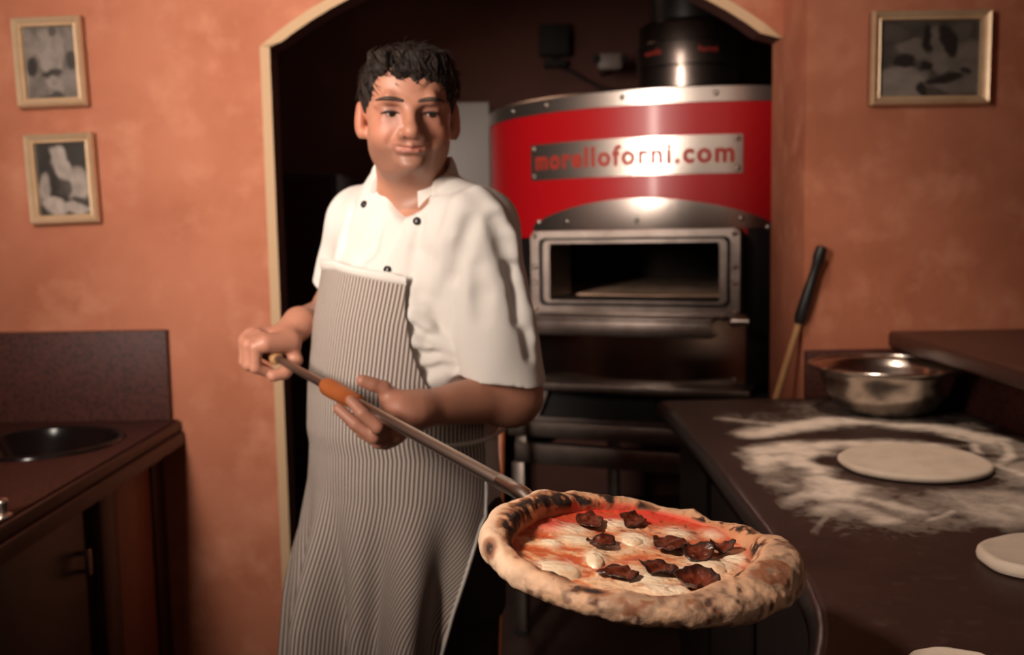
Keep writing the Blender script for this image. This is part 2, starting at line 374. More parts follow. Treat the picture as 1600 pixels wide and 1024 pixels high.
def paint3(U, V):
    g = .05 + .08*fbm(U*6, V*5, 4.0)
    for a in [(.2,.8,.3,.25,0,.34),(.35,.4,.2,.14,.3,.22),(.57,.3,.1,.22,0,.2),(.62,.55,.13,.16,.3,.24),(.88,.55,.22,.3,-.5,.2),(.85,.85,.35,.12,0,.22),(.15,.15,.12,.1,0,.12),(.8,.15,.1,.15,.4,.12)]: g = g + (a[5]-g)*el(U,V,*a[:5])
    for a in [(.25,.53,.13,.07,0,.02),(.68,.28,.09,.24,-.3,.015),(.46,.25,.05,.2,0,.015),(.47,.6,.06,.06,0,.015),(.66,.78,.2,.06,-.2,.02),(.85,.67,.06,.04,0,.03),(.43,.9,.05,.1,0,.03)]: g = g + (a[5]-g)*el(U,V,*a[:5])
    return np.clip(g*(.7+.6*fbm(U*9,V*9,7.)), .008, .5)
picture('framed_photograph', 21,31, 130,27, 145,166, 38,171, YW, 'upper gold-framed portrait photograph on the left terracotta wall', paint1, .026)
picture('framed_photograph', 41,212, 150,208, 162,347, 57,352, YW, 'lower gold-framed photograph on the left wall, pale figure leaning on dark ground', paint2, .026)
picture('framed_photograph', 1357,18, 1543,20, 1537,162, 1356,169, YR, 'wide gold-framed photograph alone on the right wall above the counter', paint3, .024, 90, 70)
# ---------------------------------------------------------------- left sink unit
ZL = P(275, 655, YW)[2]; XE = P(289, 672, YW)[0]; XF = P(258, 760, YW)[0]
print('left counter z', ZL, 'edge', XE, 'face', XF)
YN = .75
# worktop with a round hole for the sink
sc = PZ(72, 694, ZL); 
s_r = abs(PZ(185, 694, ZL)[0] - sc[0]) * .985; scx, scy = sc[0] - .01, sc[1]
print('sink', scx, scy, s_r)
n = 64; x0, x1, y0, y1 = -1.88, XE - .02, YN, YW
ring = [(scx + s_r*math.cos(2*math.pi*k/n), scy + s_r*math.sin(2*math.pi*k/n)) for k in range(n)]
def to_rect(a):
    dx, dy = math.cos(a), math.sin(a); t = 1e9
    if dx > 1e-9: t = min(t, (x1-scx)/dx)
    if dx < -1e-9: t = min(t, (x0-scx)/dx)
    if dy > 1e-9: t = min(t, (y1-scy)/dy)
    if dy < -1e-9: t = min(t, (y0-scy)/dy)
    return scx+dx*t, scy+dy*t
angs = sorted([2*math.pi*k/n for k in range(n)] + [math.atan2(y-scy, x-scx) % (2*math.pi) for x in (x0,x1) for y in (y0,y1)])
V = []; Fc = []; m_ = len(angs)
for a in angs:
    i = (scx+s_r*math.cos(a), scy+s_r*math.sin(a)); o_ = to_rect(a)
    V += [(i[0],i[1],ZL), (o_[0],o_[1],ZL), (i[0],i[1],ZL-.035), (o_[0],o_[1],ZL-.035)]
for k in range(m_):
    a, b = 4*k, 4*((k+1) % m_); Fc += [(a,a+1,b+1,b), (a+2,b+2,b+3,a+3), (a,b,b+2,a+2), (a+1,a+3,b+3,b+1)]
mesh('sink_worktop', (V, Fc), M_granite, smooth=False, label='red-brown granite worktop around the round black sink', cat='worktop')
zb = P(130, 517, YW)[2]
mesh('backsplash', box(-1.88, P(266, 560, YW)[0], YW-.025, YW-.001, ZL+.0005, zb, .003), M_granite, sharp=40, label='upright granite backsplash behind the round sink on left wall', cat='backsplash')
# sink
sk = empty('round_sink', (scx, scy, ZL-.16), 'round black sink bowl set in the granite worktop', 'sink')
pr = [(s_r*1.045,.001),(s_r*1.04,.009),(s_r*1.0,.010),(s_r*.955,.004),(s_r*.90,-.025),(s_r*.72,-.07),(s_r*.60,-.125),(s_r*.50,-.148),(.03,-.155),(.0005,-.155),(.0005,-.160),(s_r*.52,-.153),(s_r*.64,-.125),(s_r*.755,-.07),(s_r*.93,-.027),(s_r*.985,.0)]
mesh('basin', lathe(pr[3:], (scx, scy, ZL), 72), M_blackgloss, sk)
mesh('rim', lathe(pr[:4]+[(s_r*.96,.0005),(s_r*1.045,.0005)], (scx, scy, ZL), 72), M_blackgloss, sk)
mesh('drain', lathe([(.0005,.004),(.03,.004),(.034,0),(.0005,-.001)], (scx, scy, ZL-.1545), 24), M_steelplain, sk)
# tap knob at the frame's left edge
k0 = PZ(4, 808, ZL)
kn = empty('tap_knob', (k0[0], k0[1], ZL), 'small chrome knob standing on the near edge of the granite worktop', 'knob')
mesh('base_ring', lathe([(.018,0),(.018,.004),(.012,.007),(.0005,.007)], (k0[0],k0[1],ZL+.0005), 24), M_steelplain, kn)
mesh('cap', lathe([(.010,.006),(.010,.022),(.012,.024),(.012,.032),(.009,.036),(.0005,.037)], (k0[0],k0[1],ZL+.0005), 24), M_steelplain, kn)
# stepped wooden edge under the slab
edge = join(box(x1+.0005, XE-.008, YN, YW-.001, ZL-.034, ZL-.004, .004), box(x1+.0005, XE, YN, YW-.001, ZL-.075, ZL-.036, .006))
mesh('worktop_edge_moulding', edge, M_mahog, sharp=40, label='stepped dark wooden moulding along the front of the sink worktop', cat='moulding')
# cabinet with the reddish door near the wall
def yat(px): return P(px, 800, 2.0)[1] * 0 + XF / ((P(px, 850, 1.0)[0])) 
def yon(px):   # depth where the vertical plane x=XF shows at column px
    v = CF + CR*(px-800)/FPX - CU*(850-512)/FPX; return XF / v[0] * v[1]
print('yon', yon(185), yon(243), yon(140), yon(128))
cz = ZL - .0765
ca = empty('sink_cabinet', (-1.4, 2.5, 0), 'mahogany cabinet with reddish panelled door under the sink, beside the wall', 'cabinet')
Ya, Yb, Yc = yon(160), yon(187), yon(244)
mesh('carcass', join(box(XF-.05, XF-.03, Ya+.001, YW-.002, .08, cz), box(-1.86, XF-.05, YW-.022, YW-.002, .08, cz), box(-1.86, XF-.05, Ya+.001, YW-.023, .08, .10), box(-1.84, XF-.06, Ya+.01, YW-.01, 0, .08)), M_mahog, ca, smooth=False)
mesh('stile', box(XF-.03, XF, Yc+.003, YW-.002, .08, cz, .003), M_mahog, ca, sharp=40)
mesh('top_rail', box(XF-.03, XF, Ya+.001, Yc, cz-.03, cz, .003), M_mahog, ca, sharp=40)
dr = mesh('door', join(box(XF-.03, XF-.001, Ya+.001, Yb, .1, cz-.033, .004), box(XF-.03, XF-.001, Yb+.001, Yc, .1, .16, .004)), M_mahog, ca, sharp=40)
mesh('door_panel', box(XF-.028, XF-.008, Yb+.0005, Yc, .161, cz-.034, .005), M_door, dr, sharp=40, label='reddish wooden door panel')
# second cabinet, darker, with a pull
cb = empty('sink_cabinet', (-1.4, 1.5, 0), 'nearly black cabinet with a pale metal pull under the sink, left of the reddish door', 'cabinet')
Yd = yon(140); Ye = 1.2
mesh('carcass', join(box(XF-.07, XF-.05, Ye, Ya-.002, .08, cz), box(-1.86, XF-.07, Ye, Ye+.02, .08, cz), box(-1.86, XF-.07, Ye+.02, Ya-.002, .08, .10), box(-1.84, XF-.07, Ye, Ya-.01, 0, .08)), M_blackmatte, cb, smooth=False)
mesh('post', box(XF-.05, XF-.02, Yd, Yd+.02, .08, cz, .003), M_mahog, cb, sharp=40)
d2 = mesh('door', box(XF-.05, XF-.012, Ye+.004, Yd-.003, .1, cz-.02, .004), M_black, cb, sharp=40)
Yh = yon(128); zh0 = P(130, 900, Yh)[2]; zh1 = P(130, 858, Yh)[2]
mesh('handle', join(box(XF-.012, XF+.012, Yh-.006, Yh+.006, zh0+.006, zh0+.016, .002), box(XF-.012, XF+.012, Yh-.006, Yh+.006, zh1-.016, zh1-.006, .002), box(XF+.008, XF+.018, Yh-.012, Yh+.012, zh0, zh1, .004)), M_steeldull, d2, sharp=40, label='pale metal door pull')
# ---------------------------------------------------------------- right counter
ZC = P(1040, 625, YR)[2]; print('right counter z', ZC)
edge_px = [(1033,626),(1105,705),(1195,820),(1232,868),(1254,899),(1268,925),(1277,950),(1281,975),(1279,1000),(1272,1030)]
ep = [PZ(a, b, ZC)[:2] for a, b in edge_px]
print('edge pts', [tuple(np.round(e, 3)) for e in ep])
ep[0] = np.array([ep[0][0], YR - .002])
last = ep[-1]; ep += [np.array([last[0] - .012, last[1] - .10]), np.array([last[0] - .015, .78])]
XB = P(1502, 637, 2.45)[0]; print('half wall x', XB)
top_poly = [tuple(e) for e in ep] + [(XB, .78), (XB, YR - .002)]
ctop = mesh('pizza_counter_top', prism(top_poly, ZC-.045, ZC, .012, 4), M_stone, sharp=35, label='dark brown stone counter dusted with flour beside the oven', cat='counter')
edge_line = [np.array([*e, ZC-.0235]) for e in ep]; el2 = []
for i in range(len(edge_line)-1):
    for t in (0,.25,.5,.75): el2.append(edge_line[i]*(1-t)+edge_line[i+1]*t)
el2.append(edge_line[-1])
mesh('bullnose', tube([tuple(p+np.array([.010,0,0])) for p in el2], .0222, 16), M_edge, ctop, label='dark rounded edge of the counter')
# base of the counter
base_poly = [(p[0] + .05, p[1]) for p in ep] + [(XB - .01, .78), (XB - .01, YR - .01)]
base_poly[0] = (base_poly[0][0], YR - .01)
cbs = empty('counter_base', (.8, 1.8, 0), 'dark panelled base under the stone pizza counter', 'cabinet')
mesh('body', prism(base_poly, 0.0, ZC-.0455), M_blackgloss, cbs, smooth=False)
bp0, bp1 = Vector((*base_poly[0], 0)), Vector((*base_poly[4], 0))
for k in range(3):
    a = bp0.lerp(bp1, .04 + k*.32); b = bp0.lerp(bp1, .04 + k*.32 + .28); d = (b-a).normalized(); nrm = Vector((d.y, -d.x, 0)); nrm = nrm if nrm.x < 0 else -nrm
    V = []
    for q in (a, b):
        for z in (.12, ZC-.10): V += [tuple(q + Vector((0,0,z))), tuple(q + nrm*.008 + Vector((0,0,z)))]
    mesh('panel', (V, [(0,1,3,2),(4,6,7,5),(0,4,5,1),(2,3,7,6),(1,5,7,3)]), M_black, cbs, smooth=False)
# upstand at the wall
zu = P(1300, 546, YR)[2]
mesh('upstand', box(XR + .002, XB - .001, YR-.022, YR-.0015, ZC+.0005, zu, .003), M_granite, sharp=40, label='low dark stone upstand on the wall behind the steel bowl', cat='upstand')
# half wall and its cap
pc = P(1388, 517, YR); zt = pc[2]; XC = P(1386, 530, YR)[0]; print('ledge', XC, zt, XB)
mesh('half_wall', box(XB + .0005, XB + .16, .75, YR-.002, 0, zt-.046), M_granite, smooth=False, label='dark half wall along the right side of the pizza counter', cat='half wall')
mesh('raised_ledge', box(XC, 1.62, .72, YR-.002, zt-.045, zt, .010, 3), M_mahog, sharp=40, label='dark raised ledge topping the half wall at right', cat='ledge')

# flour: a film of powder whose thickness follows the strokes seen on the stone
def cpt(px, py): return PZ(px, py, ZC)[:2]
nu, nv = 300, 380
fx0, fx1, fy0, fy1 = .44, XB-.004, 1.18, 2.60
U, Vv = np.meshgrid(np.linspace(fx0, fx1, nu), np.linspace(fy0, fy1, nv))
q = proj(np.stack([U, Vv, np.full_like(U, ZC)], -1).reshape(-1,3)); QX = q[:,0].reshape(U.shape); QY = q[:,1].reshape(U.shape)
D = np.zeros_like(U)
def stroke(pts, w, a):
    global D
    pts = [cpt(*p) for p in pts]; d = np.full_like(U, 9.)
    for (ax, ay), (bx, by) in zip(pts[:-1], pts[1:]):
        t = np.clip(((U-ax)*(bx-ax)+(Vv-ay)*(by-ay))/((bx-ax)**2+(by-ay)**2), 0, 1)
        d = np.minimum(d, np.hypot(U-ax-t*(bx-ax), Vv-ay-t*(by-ay)))
    wob = w*(.6+.9*fbm(U*22, Vv*22, 1.))
    s = a*np.exp(-(d/wob)**2)
    D = np.maximum(D, s) if a > 0 else D*(1+s)
def spot(px, py, r, a, ry=None):
    global D
    c = cpt(px, py); d = np.hypot((U-c[0])/r, (Vv-c[1])/(ry or r)); d = d*(.7+.7*fbm(U*16, Vv*16, 3.))
    s = a*np.exp(-d**4); D = np.maximum(D, s) if a > 0 else D*(1+s)
spot(1330, 690, .42, .10, .3); spot(1300, 640, .17, .2); spot(1180, 655, .12, .15); spot(1500, 660, .14, .2); spot(1250, 735, .2, .26); spot(1540, 780, .12, .5)
spot(1560, 740, .13, .55); spot(1590, 700, .12, .4); spot(1380, 790, .16, .3); spot(1260, 790, .12, .22); spot(1350, 775, .13, .3); spot(1200, 760, .10, .3); spot(1580, 800, .1, .5)
stroke([(1185,680),(1240,668),(1300,660),(1370,660),(1440,667),(1500,678),(1545,688)], .048, 1.0)
stroke([(1130,655),(1200,664),(1290,664)], .02, .5)
stroke([(1545,686),(1575,698),(1580,715),(1560,728)], .013, .8)
stroke([(1480,682),(1520,692),(1528,708)], .012, .7)
stroke([(1160,712),(1220,705),(1290,697),(1380,697),(1450,700)], .045, 1.0)
stroke([(1150,735),(1200,718),(1250,716),(1290,735),(1310,760),(1300,775)], .055, 1.0)
stroke([(1240,700),(1290,720),(1300,745)], .06, 1.0)
stroke([(1500,712),(1560,730),(1600,745)], .022, .8)
stroke([(1140,740),(1190,755),(1230,760)], .03, .5)
stroke([(1290,800),(1310,790),(1350,800),(1385,815)], .035, .6); stroke([(1220,790),(1260,775),(1300,785)], .03, .6); stroke([(1330,775),(1390,790),(1420,800)], .03, .6)
stroke([(1270,835),(1290,810)], .008, .4); stroke([(1450,815),(1475,808),(1490,800)], .008, .5)
stroke([(1100,697),(1180,690),(1280,682),(1380,680),(1450,684),(1500,692)], .018, -.93)
spot(1435, 735, .165, -.95, .19); spot(1300, 722, .05, -.9); spot(1330, 745, .05, -.8, .05); spot(1520, 752, .06, -.9, .03)
D = D*(.55+.9*fbm(U*40, Vv*40, 9., 4)) - .04
D = np.clip(D, 0, 1)*sstep(0, .02, XB-.005-U)
inside = np.interp(Vv, [e[1] for e in ep[::-1]], [e[0] for e in ep[::-1]])
D = D*sstep(.015, .10, U-inside-.05*(fbm(U*18, Vv*18, 6.)-.3))
keep = D > .03; idx = np.arange(nu*nv).reshape(nv, nu)
Z = ZC + .0008 + .0022*D
fc = gridfaces(nu, nv); kf = keep.reshape(-1)[fc].any(1); fc = fc[kf]; used = np.unique(fc); remap = np.zeros(nu*nv, int); remap[used] = np.arange(len(used))
mesh('flour', (np.stack([U, Vv, Z], -1).reshape(-1,3)[used], remap[fc]), M_flour, kind='stuff', label='white flour dusted and smeared over the dark stone counter', cat='flour', dens=D.reshape(-1)[used])

# rolled dough discs
def dough(px, py, wpx, label, seed, th=.011, sy=1.0, wob=.03):
    c = cpt(px, py); r = abs(cpt(px + wpx/2, py)[0] - cpt(px - wpx/2, py)[0]) / 2; n = 96
    V = []; rings = [(.0005,1.0),(.5,1.0),(.8,1.02),(.9,1.12),(.955,1.15),(.985,.95),(1.0,.5),(.99,.12),(.97,0.0)]
    for q_, (s, hh) in enumerate(rings):
        for k in range(n):
            a = 2*math.pi*k/n; rr = r*s*(1 + wob*(vnoise(math.cos(a)*2+seed, math.sin(a)*2, seed)*2-1))
            V.append((c[0]+rr*math.cos(a), c[1]+rr*sy*math.sin(a), ZC+.0032+th*hh+(.0025*float(vnoise(math.cos(a)*s*4+seed, math.sin(a)*s*4)) if hh > .9 else 0)))
    Fc = []
    for i in range(len(rings)-1):
        for k in range(n): Fc.append((i*n+k, i*n+(k+1) % n, (i+1)*n+(k+1) % n, (i+1)*n+k))
    Fc.append(tuple((len(rings)-1)*n+k for k in range(n))[::-1])
    return mesh('dough_disc', (V, Fc), M_dough, label=label, cat='dough', group='rolled dough discs')
dough(1428, 729, 236, 'whole round disc of rolled dough in the middle of the flour', 3.3, .009)
dough(1660, 884, 262, 'rolled dough disc cut off by the right edge of the picture', 8.1, .013, .8, .06)
dough(1490, 1062, 150, 'rolled dough disc showing only its far edge at bottom right', 5.1, .012, .8, .05)

# steel bowl
b0 = PZ(1384, 645, ZC); rr = 119 * b0[1] / FPX; hb = P(1384, 571, b0[1])[2] - ZC; print('bowl', b0, rr, hb)
bw = empty('mixing_bowl', (b0[0], b0[1], ZC), 'wide stainless steel mixing bowl on the stone counter by the wall', 'bowl')
o1 = [(.0005,0),(.36,0),(.5,.02),(.66,.18),(.78,.45),(.855,.75),(.90,.955),(.93,.97),(.985,1.0),(1.0,1.0),(1.0,.985),(.985,.98)]
i1 = [(.985,.985),(.94,.955),(.905,.94),(.845,.74),(.77,.46),(.65,.2),(.49,.045),(.35,.025),(.0005,.025)]
mesh('outer_wall', lathe([(rr*a, hb*b) for a, b in o1], (b0[0],b0[1],ZC+.0015), 72), M_bowl, bw)
mesh('inner_wall', lathe([(rr*a, hb*b+.0012) for a, b in i1], (b0[0],b0[1],ZC+.0015), 72), M_bowl, bw)
mesh('rolled_rim', lathe([(rr*.99+.004*math.cos(t), hb+.004*math.sin(t)) for t in np.linspace(0, 2*math.pi, 9)], (b0[0],b0[1],ZC+.0015), 72), M_bowl, bw)

# tool leaning on the wall
t0 = Vector(P(1285, 384, YR-.018)); t1 = Vector(P(1250, 494, YR+.012)); dv = (t1-t0).normalized()
t0 = Vector(P(1285, 384, YR-.030)); tb = Vector(P(1213, 622, YR+.016)); dv = (tb-t0).normalized(); bot = t0 + dv*((t0.z-.0)/(-dv.z))
tl = empty('oven_tool', (bot.x, bot.y, 0), 'pole with black grip and wooden shaft leaning against the right wall', 'tool')
L0 = .215
rs = [(0,.004),(.004,.014),(.03,.0165),(.05,.013),(.075,.0115),(.10,.013),(.13,.0155),(.17,.0165),(.20,.0165),(L0,.013)]
mesh('grip', tube([t0+dv*a for a, _ in rs], [b for _, b in rs], 16), M_black, tl, sharp=50, label='black rubber grip')
mesh('shaft', tube([t0+dv*L0, bot - dv*.0], .0095, 14), M_lightwood, tl, sharp=50, label='pale wooden shaft')
# ---------------------------------------------------------------- pizza oven in the niche
OX, OY, RO, PHI = .69, 3.88, .76, math.radians(22)
OM = Matrix.Translation((OX, OY, 0)) @ Matrix.Rotation(-PHI, 4, 'Z')
ov = empty('pizza_oven', (OX, OY, 0), 'big round pizza oven with red band and steel front inside the archway', 'oven')
def part(name, g, m, parent=ov, **k): return mesh(name, xf(g, OM), m, parent, **k)
def lpos(th, r, z): return Vector((r*math.sin(th), -r*math.cos(th), z))
def patch(R, t0, t1, zl, zh, th=.004, n=48, nz=2):
    "curved plate on the drum: zl, zh functions of angle"
    V = []; Fc = []
    for k in range(n+1):
        t = t0 + (t1-t0)*k/n; a, b = zl(t), zh(t)
        for j in range(nz+1): V.append(tuple(lpos(t, R+th, a+(b-a)*j/nz)))
        V.append(tuple(lpos(t, R, b))); V.append(tuple(lpos(t, R, a)))
    m = nz + 3
    for k in range(n):
        for j in range(m): Fc.append((k*m+j, (k+1)*m+j, (k+1)*m+(j+1) % m, k*m+(j+1) % m))
    Fc.append(tuple(range(m))); Fc.append(tuple(n*m+j for j in range(m))[::-1])
    return V, Fc
def theta_at(px, r=RO):
    best = None
    for i in range(-700, 701):
        t = i/1000; w = OM @ lpos(t, r, 1.5); e = abs(proj([tuple(w)])[0][0]-px)
        if best is None or e < best[0]: best = (e, t)
    return best[1]
ZTOP, ZR1, ZR0 = 1.825, 1.772, 1.36
zc = lambda z: (lambda t: z)
DB = math.radians(30)
dz = lathe([(RO-.012,.885),(RO-.012,ZR0+.02)], (0,0,0), 120, -math.pi/2+math.radians(25), 1.5*math.pi-math.radians(25))
part('drum', dz, M_black, sharp=40)
part('red_band', lathe([(RO-.02,ZR0),(RO,ZR0),(RO,ZR1),(RO-.02,ZR1)], (0,0,0), 160), M_red, sharp=40, label='glossy red enamel band around the drum')
part('top_rim', lathe([(RO-.02,ZR1+.001),(RO+.004,ZR1+.001),(RO+.004,ZTOP-.006),(RO-.002,ZTOP),(RO-.03,ZTOP)], (0,0,0), 160), M_steel, sharp=40)
part('top_cover', lathe([(RO-.03,ZTOP-.001),(.5,ZTOP+.02),(.25,ZTOP+.035),(.0005,ZTOP+.036)], (0,0,0), 100), M_black, sharp=40)
arch = lambda t: 1.40 + .082*math.cos(min(1, abs(t)/math.radians(31))*math.pi/2)**.75
MX0, MX1, MZ0, MZ1 = -.35, .326, 1.113, 1.382          # mouth frame
part('steel_arch_panel', patch(RO+.001, -math.radians(31), math.radians(31), zc(MZ1+.001), arch, .005), M_steel, sharp=40, label='brushed steel arched plate above the mouth')
tl_, tr_ = math.radians(-29), math.radians(25.5)
part('side_panel', patch(RO+.001, math.radians(-31), tl_-.004, zc(.89), zc(MZ1), .005, 6), M_black, sharp=40)
part('side_panel', patch(RO+.001, tr_+.004, math.radians(47), zc(.89), lambda t: arch(min(t, math.radians(31))) if t < math.radians(31) else 1.40, .004, 24), M_black, sharp=40)
part('lower_steel_panel', patch(RO+.001, tl_, tr_, zc(.89), zc(MZ0-.001), .004), M_steel, sharp=40, label='curved brushed steel panel under the mouth')
# mouth frame: rounded rectangular ring in front of the drum
def rrect(x0, x1, z0, z1, r, n=6):
    pts = []
    for cx, cz, a in ((x1-r,z1-r,0),(x0+r,z1-r,90),(x0+r,z0+r,180),(x1-r,z0+r,270)):
        for k in range(n+1):
            t = math.radians(a+90*k/n); pts.append((cx+r*math.cos(t), cz+r*math.sin(t)))
    return pts
def ring_frame(o, i, yf, yb):
    n = len(o); V = [(x,yf,z) for x,z in o]+[(x,yf,z) for x,z in i]+[(x,yb,z) for x,z in i]+[(x,yb,z) for x,z in o]; Fc = []
    for a in range(4):
        for k in range(n): Fc.append((a*n+k, a*n+(k+1) % n, ((a+1) % 4)*n+(k+1) % n, ((a+1) % 4)*n+k))
    return V, Fc
IX0, IX1, IZ0, IZ1 = MX0+.062, MX1-.062, 1.158, 1.342
YF = -.80
part('mouth_frame', ring_frame(rrect(MX0,MX1,MZ0,MZ1,.02), rrect(MX0+.028,MX1-.028,MZ0+.028,MZ1-.022,.02), YF, -.62), M_steeldull, sharp=35, label='steel frame around the oven mouth')
part('mouth_seal', ring_frame(rrect(MX0+.028,MX1-.028,MZ0+.028,MZ1-.022,.02), rrect(MX0+.04,MX1-.04,IZ0-.008,IZ1+.01,.018), YF+.012, -.6), M_blackmatte, sharp=35)
part('mouth_liner', ring_frame(rrect(MX0+.04,MX1-.04,IZ0-.008,IZ1+.01,.018), rrect(IX0,IX1,IZ0,IZ1,.01), YF+.006, -.58), M_steeldull, sharp=35)
part('baking_chamber', join(([(IX0,-.6,IZ0),(IX1,-.6,IZ0),(IX1,-.6,IZ1),(IX0,-.6,IZ1),(-.55,-.3,IZ0),(.55,-.3,IZ0),(.55,-.3,IZ1+.1),(-.55,-.3,IZ1+.1),(-.5,.5,IZ0),(.5,.5,IZ0),(.5,.5,IZ1+.1),(-.5,.5,IZ1+.1)],
     [(0,4,7,3),(1,2,6,5),(3,7,6,2),(4,8,11,7),(5,6,10,9),(7,11,10,6),(8,9,10,11)])), M_ovenin, smooth=False)
part('baking_stone', lathe([(.0005,IZ0+.004),(.585,IZ0+.004),(.59,IZ0-.02),(.0005,IZ0-.021)], (0,0,0), 72), M_firebrick, sharp=40, label='pale brown stone floor of the baking chamber')
for x in (MX0+.014, MX1-.014):
    for z in (MZ0+.016, (MZ0+MZ1)/2+.02, (MZ0+MZ1)/2-.03, MZ1-.014):
        part('bolt', xf(lathe([(.0005,.010),(.006,.009),(.009,.004),(.009,0),(.0005,-.001)], (0,0,0), 12), Matrix.Translation((x, YF, z)) @ Matrix.Rotation(math.pi/2, 4, 'X')), M_steelplain)
# hinge knuckles at the right foot of the frame
part('hinge', join(tube([(MX1-.02,YF-.012,MZ0-.012),(MX1+.03,YF-.012,MZ0-.012)], .011, 12), box(MX1-.03,MX1+.01,YF-.01,YF+.03,MZ0-.03,MZ0-.004,.004)), M_steelplain, sharp=40)
# sill shelf in front of the mouth
part('sill_shelf', join(box(-.37,.255,-.875,-.70,1.098,1.110,.003), box(-.37,.255,-.875,-.862,1.052,1.10,.004), box(-.37,.255,-.86,-.765,1.052,1.058,.002)), M_steeldull, sharp=40, label='steel shelf below the oven mouth')
part('sill_lip', join(box(-.32,.285,-.815,-.76,1.1105,1.121,.003)), M_steeldull, sharp=40)
# rivets
def rivet(th, z, R=RO+.006, parent=ov):
    g = lathe([(.0005,.006),(.004,.0055),(.0075,.003),(.009,0),(.0005,-.001)], (0,0,0), 12)
    M4 = Matrix.Translation(lpos(th, R, z)) @ Matrix.Rotation(th, 4, 'Z') @ Matrix.Rotation(math.pi/2, 4, 'X')
    part('rivet', xf(g, M4), M_steelplain, parent)
for px in (843, 887, 995, 1158): rivet(theta_at(px), 1.413)
rivet(theta_at(1200), 1.385); rivet(theta_at(1148), .905, RO+.005)
for px in (783, 856, 974, 1118): rivet(theta_at(px), (ZR1+ZTOP)/2, RO+.004)
# name plate
ta, tb_ = theta_at(831, RO+.004), theta_at(1160, RO+.004); PZ0, PZ1 = 1.553, 1.672
print('plate angles', math.degrees(ta), math.degrees(tb_))
pt = part('name_plate', patch(RO+.001, ta, tb_, zc(PZ0), zc(PZ1), .004, 60), M_steel, sharp=40, label='curved steel name plate with red lettering')
def lettering(body, th0, th1, z0, R, m, parent, hgt, bold=.0, name='lettering', grow=1.0):
    cu = bpy.data.curves.new('t', 'FONT'); cu.body = body; cu.size = 1; cu.offset = bold; cu.space_character = 1.18; cu.resolution_u = 4; cu.extrude = 0
    ob = bpy.data.objects.new('t', cu); COL.objects.link(ob); dg = bpy.context.evaluated_depsgraph_get()
    me = bpy.data.meshes.new_from_object(ob.evaluated_get(dg)); 
    v = np.array([q.co[:] for q in me.vertices]); f = [tuple(p.vertices) for p in me.polygons]
    bpy.data.objects.remove(ob, do_unlink=True); bpy.data.meshes.remove(me)
    x = (v[:,0]-v[:,0].min())/(v[:,0].max()-v[:,0].min()); x = x**grow
    y = v[:,1]*hgt/.72; th = th0 + x*(th1-th0)
    V = [tuple(lpos(a, R, z0+b)) for a, b in zip(th, y)]
    n = len(V); V2 = [tuple(lpos(a, R-.002, z0+b)) for a, b in zip(th, y)]
    return part(name, (V+V2, f), m, parent, smooth=False)
w_ = tb_-ta
lettering('morelloforni.com', ta+.035*w_, tb_-.035*w_, PZ0+.036, RO+.0068, M_redtext, pt, .062, .034)
for t in (ta+.02*w_, tb_-.02*w_):
    for z in (PZ0+.014, PZ1-.014): rivet(t, z, RO+.005, pt)
# flue
fl = part('flue_collar', lathe([(.205,ZTOP+.03),(.205,ZTOP+.05),(.19,ZTOP+.052),(.19,1.975),(.194,1.98),(.194,2.066),(.188,2.07),(.188,2.135),(.165,2.15),(.145,2.155)], (0,0,0), 64), M_flue, sharp=35, label='glossy black flue collar in three rings')
part('flue_pipe', lathe([(.140,2.14),(.140,H-.002)], (0,0,0), 48), M_black)
lettering('morello', math.radians(-42), math.radians(-18), 2.02, .1955, M_redtext, fl, .022, .012)
lettering('forni', math.radians(22), math.radians(44), 2.02, .1955, M_redtext, fl, .022, .012)
# steel stand
SW = .445
part('stand_top', box(-.38,.36,-.82,.55,.862,.888,.004), M_steeldull, sharp=40)
part('stand_front', ring_frame([(-SW,.755),(SW,.755),(SW,.860),(-SW,.860)], [(-.335,.768),(.335,.768),(.335,.857),(-.30,.857)], -.79, -.76), M_steeldull, smooth=False)
part('stand_cavity', join(box(-.43,.43,-.755,.4,.76,.858)), M_blackmatte, smooth=False)
part('stand_beam', box(-SW,SW,-.80,-.75,.70,.752,.004), M_steeldull, sharp=40)
part('stand_beam', box(-SW+.02,SW-.02,-.785,-.745,.605,.672,.004), M_steeldull, sharp=40)
part('stand_shelf_back', box(-SW+.02,SW-.02,.35,.40,.605,.752,.004), M_steeldull, sharp=40)
for sx in (-1, 1):
    part('side_rail', box(sx*(SW-.025)-.02, sx*(SW-.025)+.02, -.744, .35, .61, .70, .004), M_steeldull, sharp=40)
    for y in (-.765, .375):
        lg = part('leg', box(sx*(SW-.03)-.022, sx*(SW-.03)+.022, y-.022, y+.022, .012, .604, .004), M_steeldull, sharp=40)
        part('foot', lathe([(.0005,0),(.028,0),(.028,.008),(.018,.0125),(.0005,.0125)], (sx*(SW-.03), y, 0), 16), M_blackmatte, lg)

# ---------------------------------------------------------------- other things in the niche
# pale fridge behind the oven's left flank
a = P(610, 160, 4.3); fr = empty('tall_fridge', (-.3, 4.5, 0), 'tall pale grey fridge standing between the man\'s head and the oven', 'fridge')
fxa, fxb = a[0], -.078
mesh('body', box(fxa, fxb, 4.34, 4.85, .06, a[2], .008), M_fridge, fr, sharp=40)
d = mesh('door', box(fxa+.002, fxb-.002, 4.30, 4.337, .10, a[2]-.006, .008), M_fridge, fr, sharp=40)
mesh('handle', tube([(fxa+.03,4.30,1.0),(fxa+.03,4.262,1.02),(fxa+.03,4.262,1.28),(fxa+.03,4.30,1.30)], .008, 10), M_steeldull, d)
mesh('plinth', box(fxa+.02, fxb-.02, 4.36, 4.8, 0, .06), M_black, fr, smooth=False)
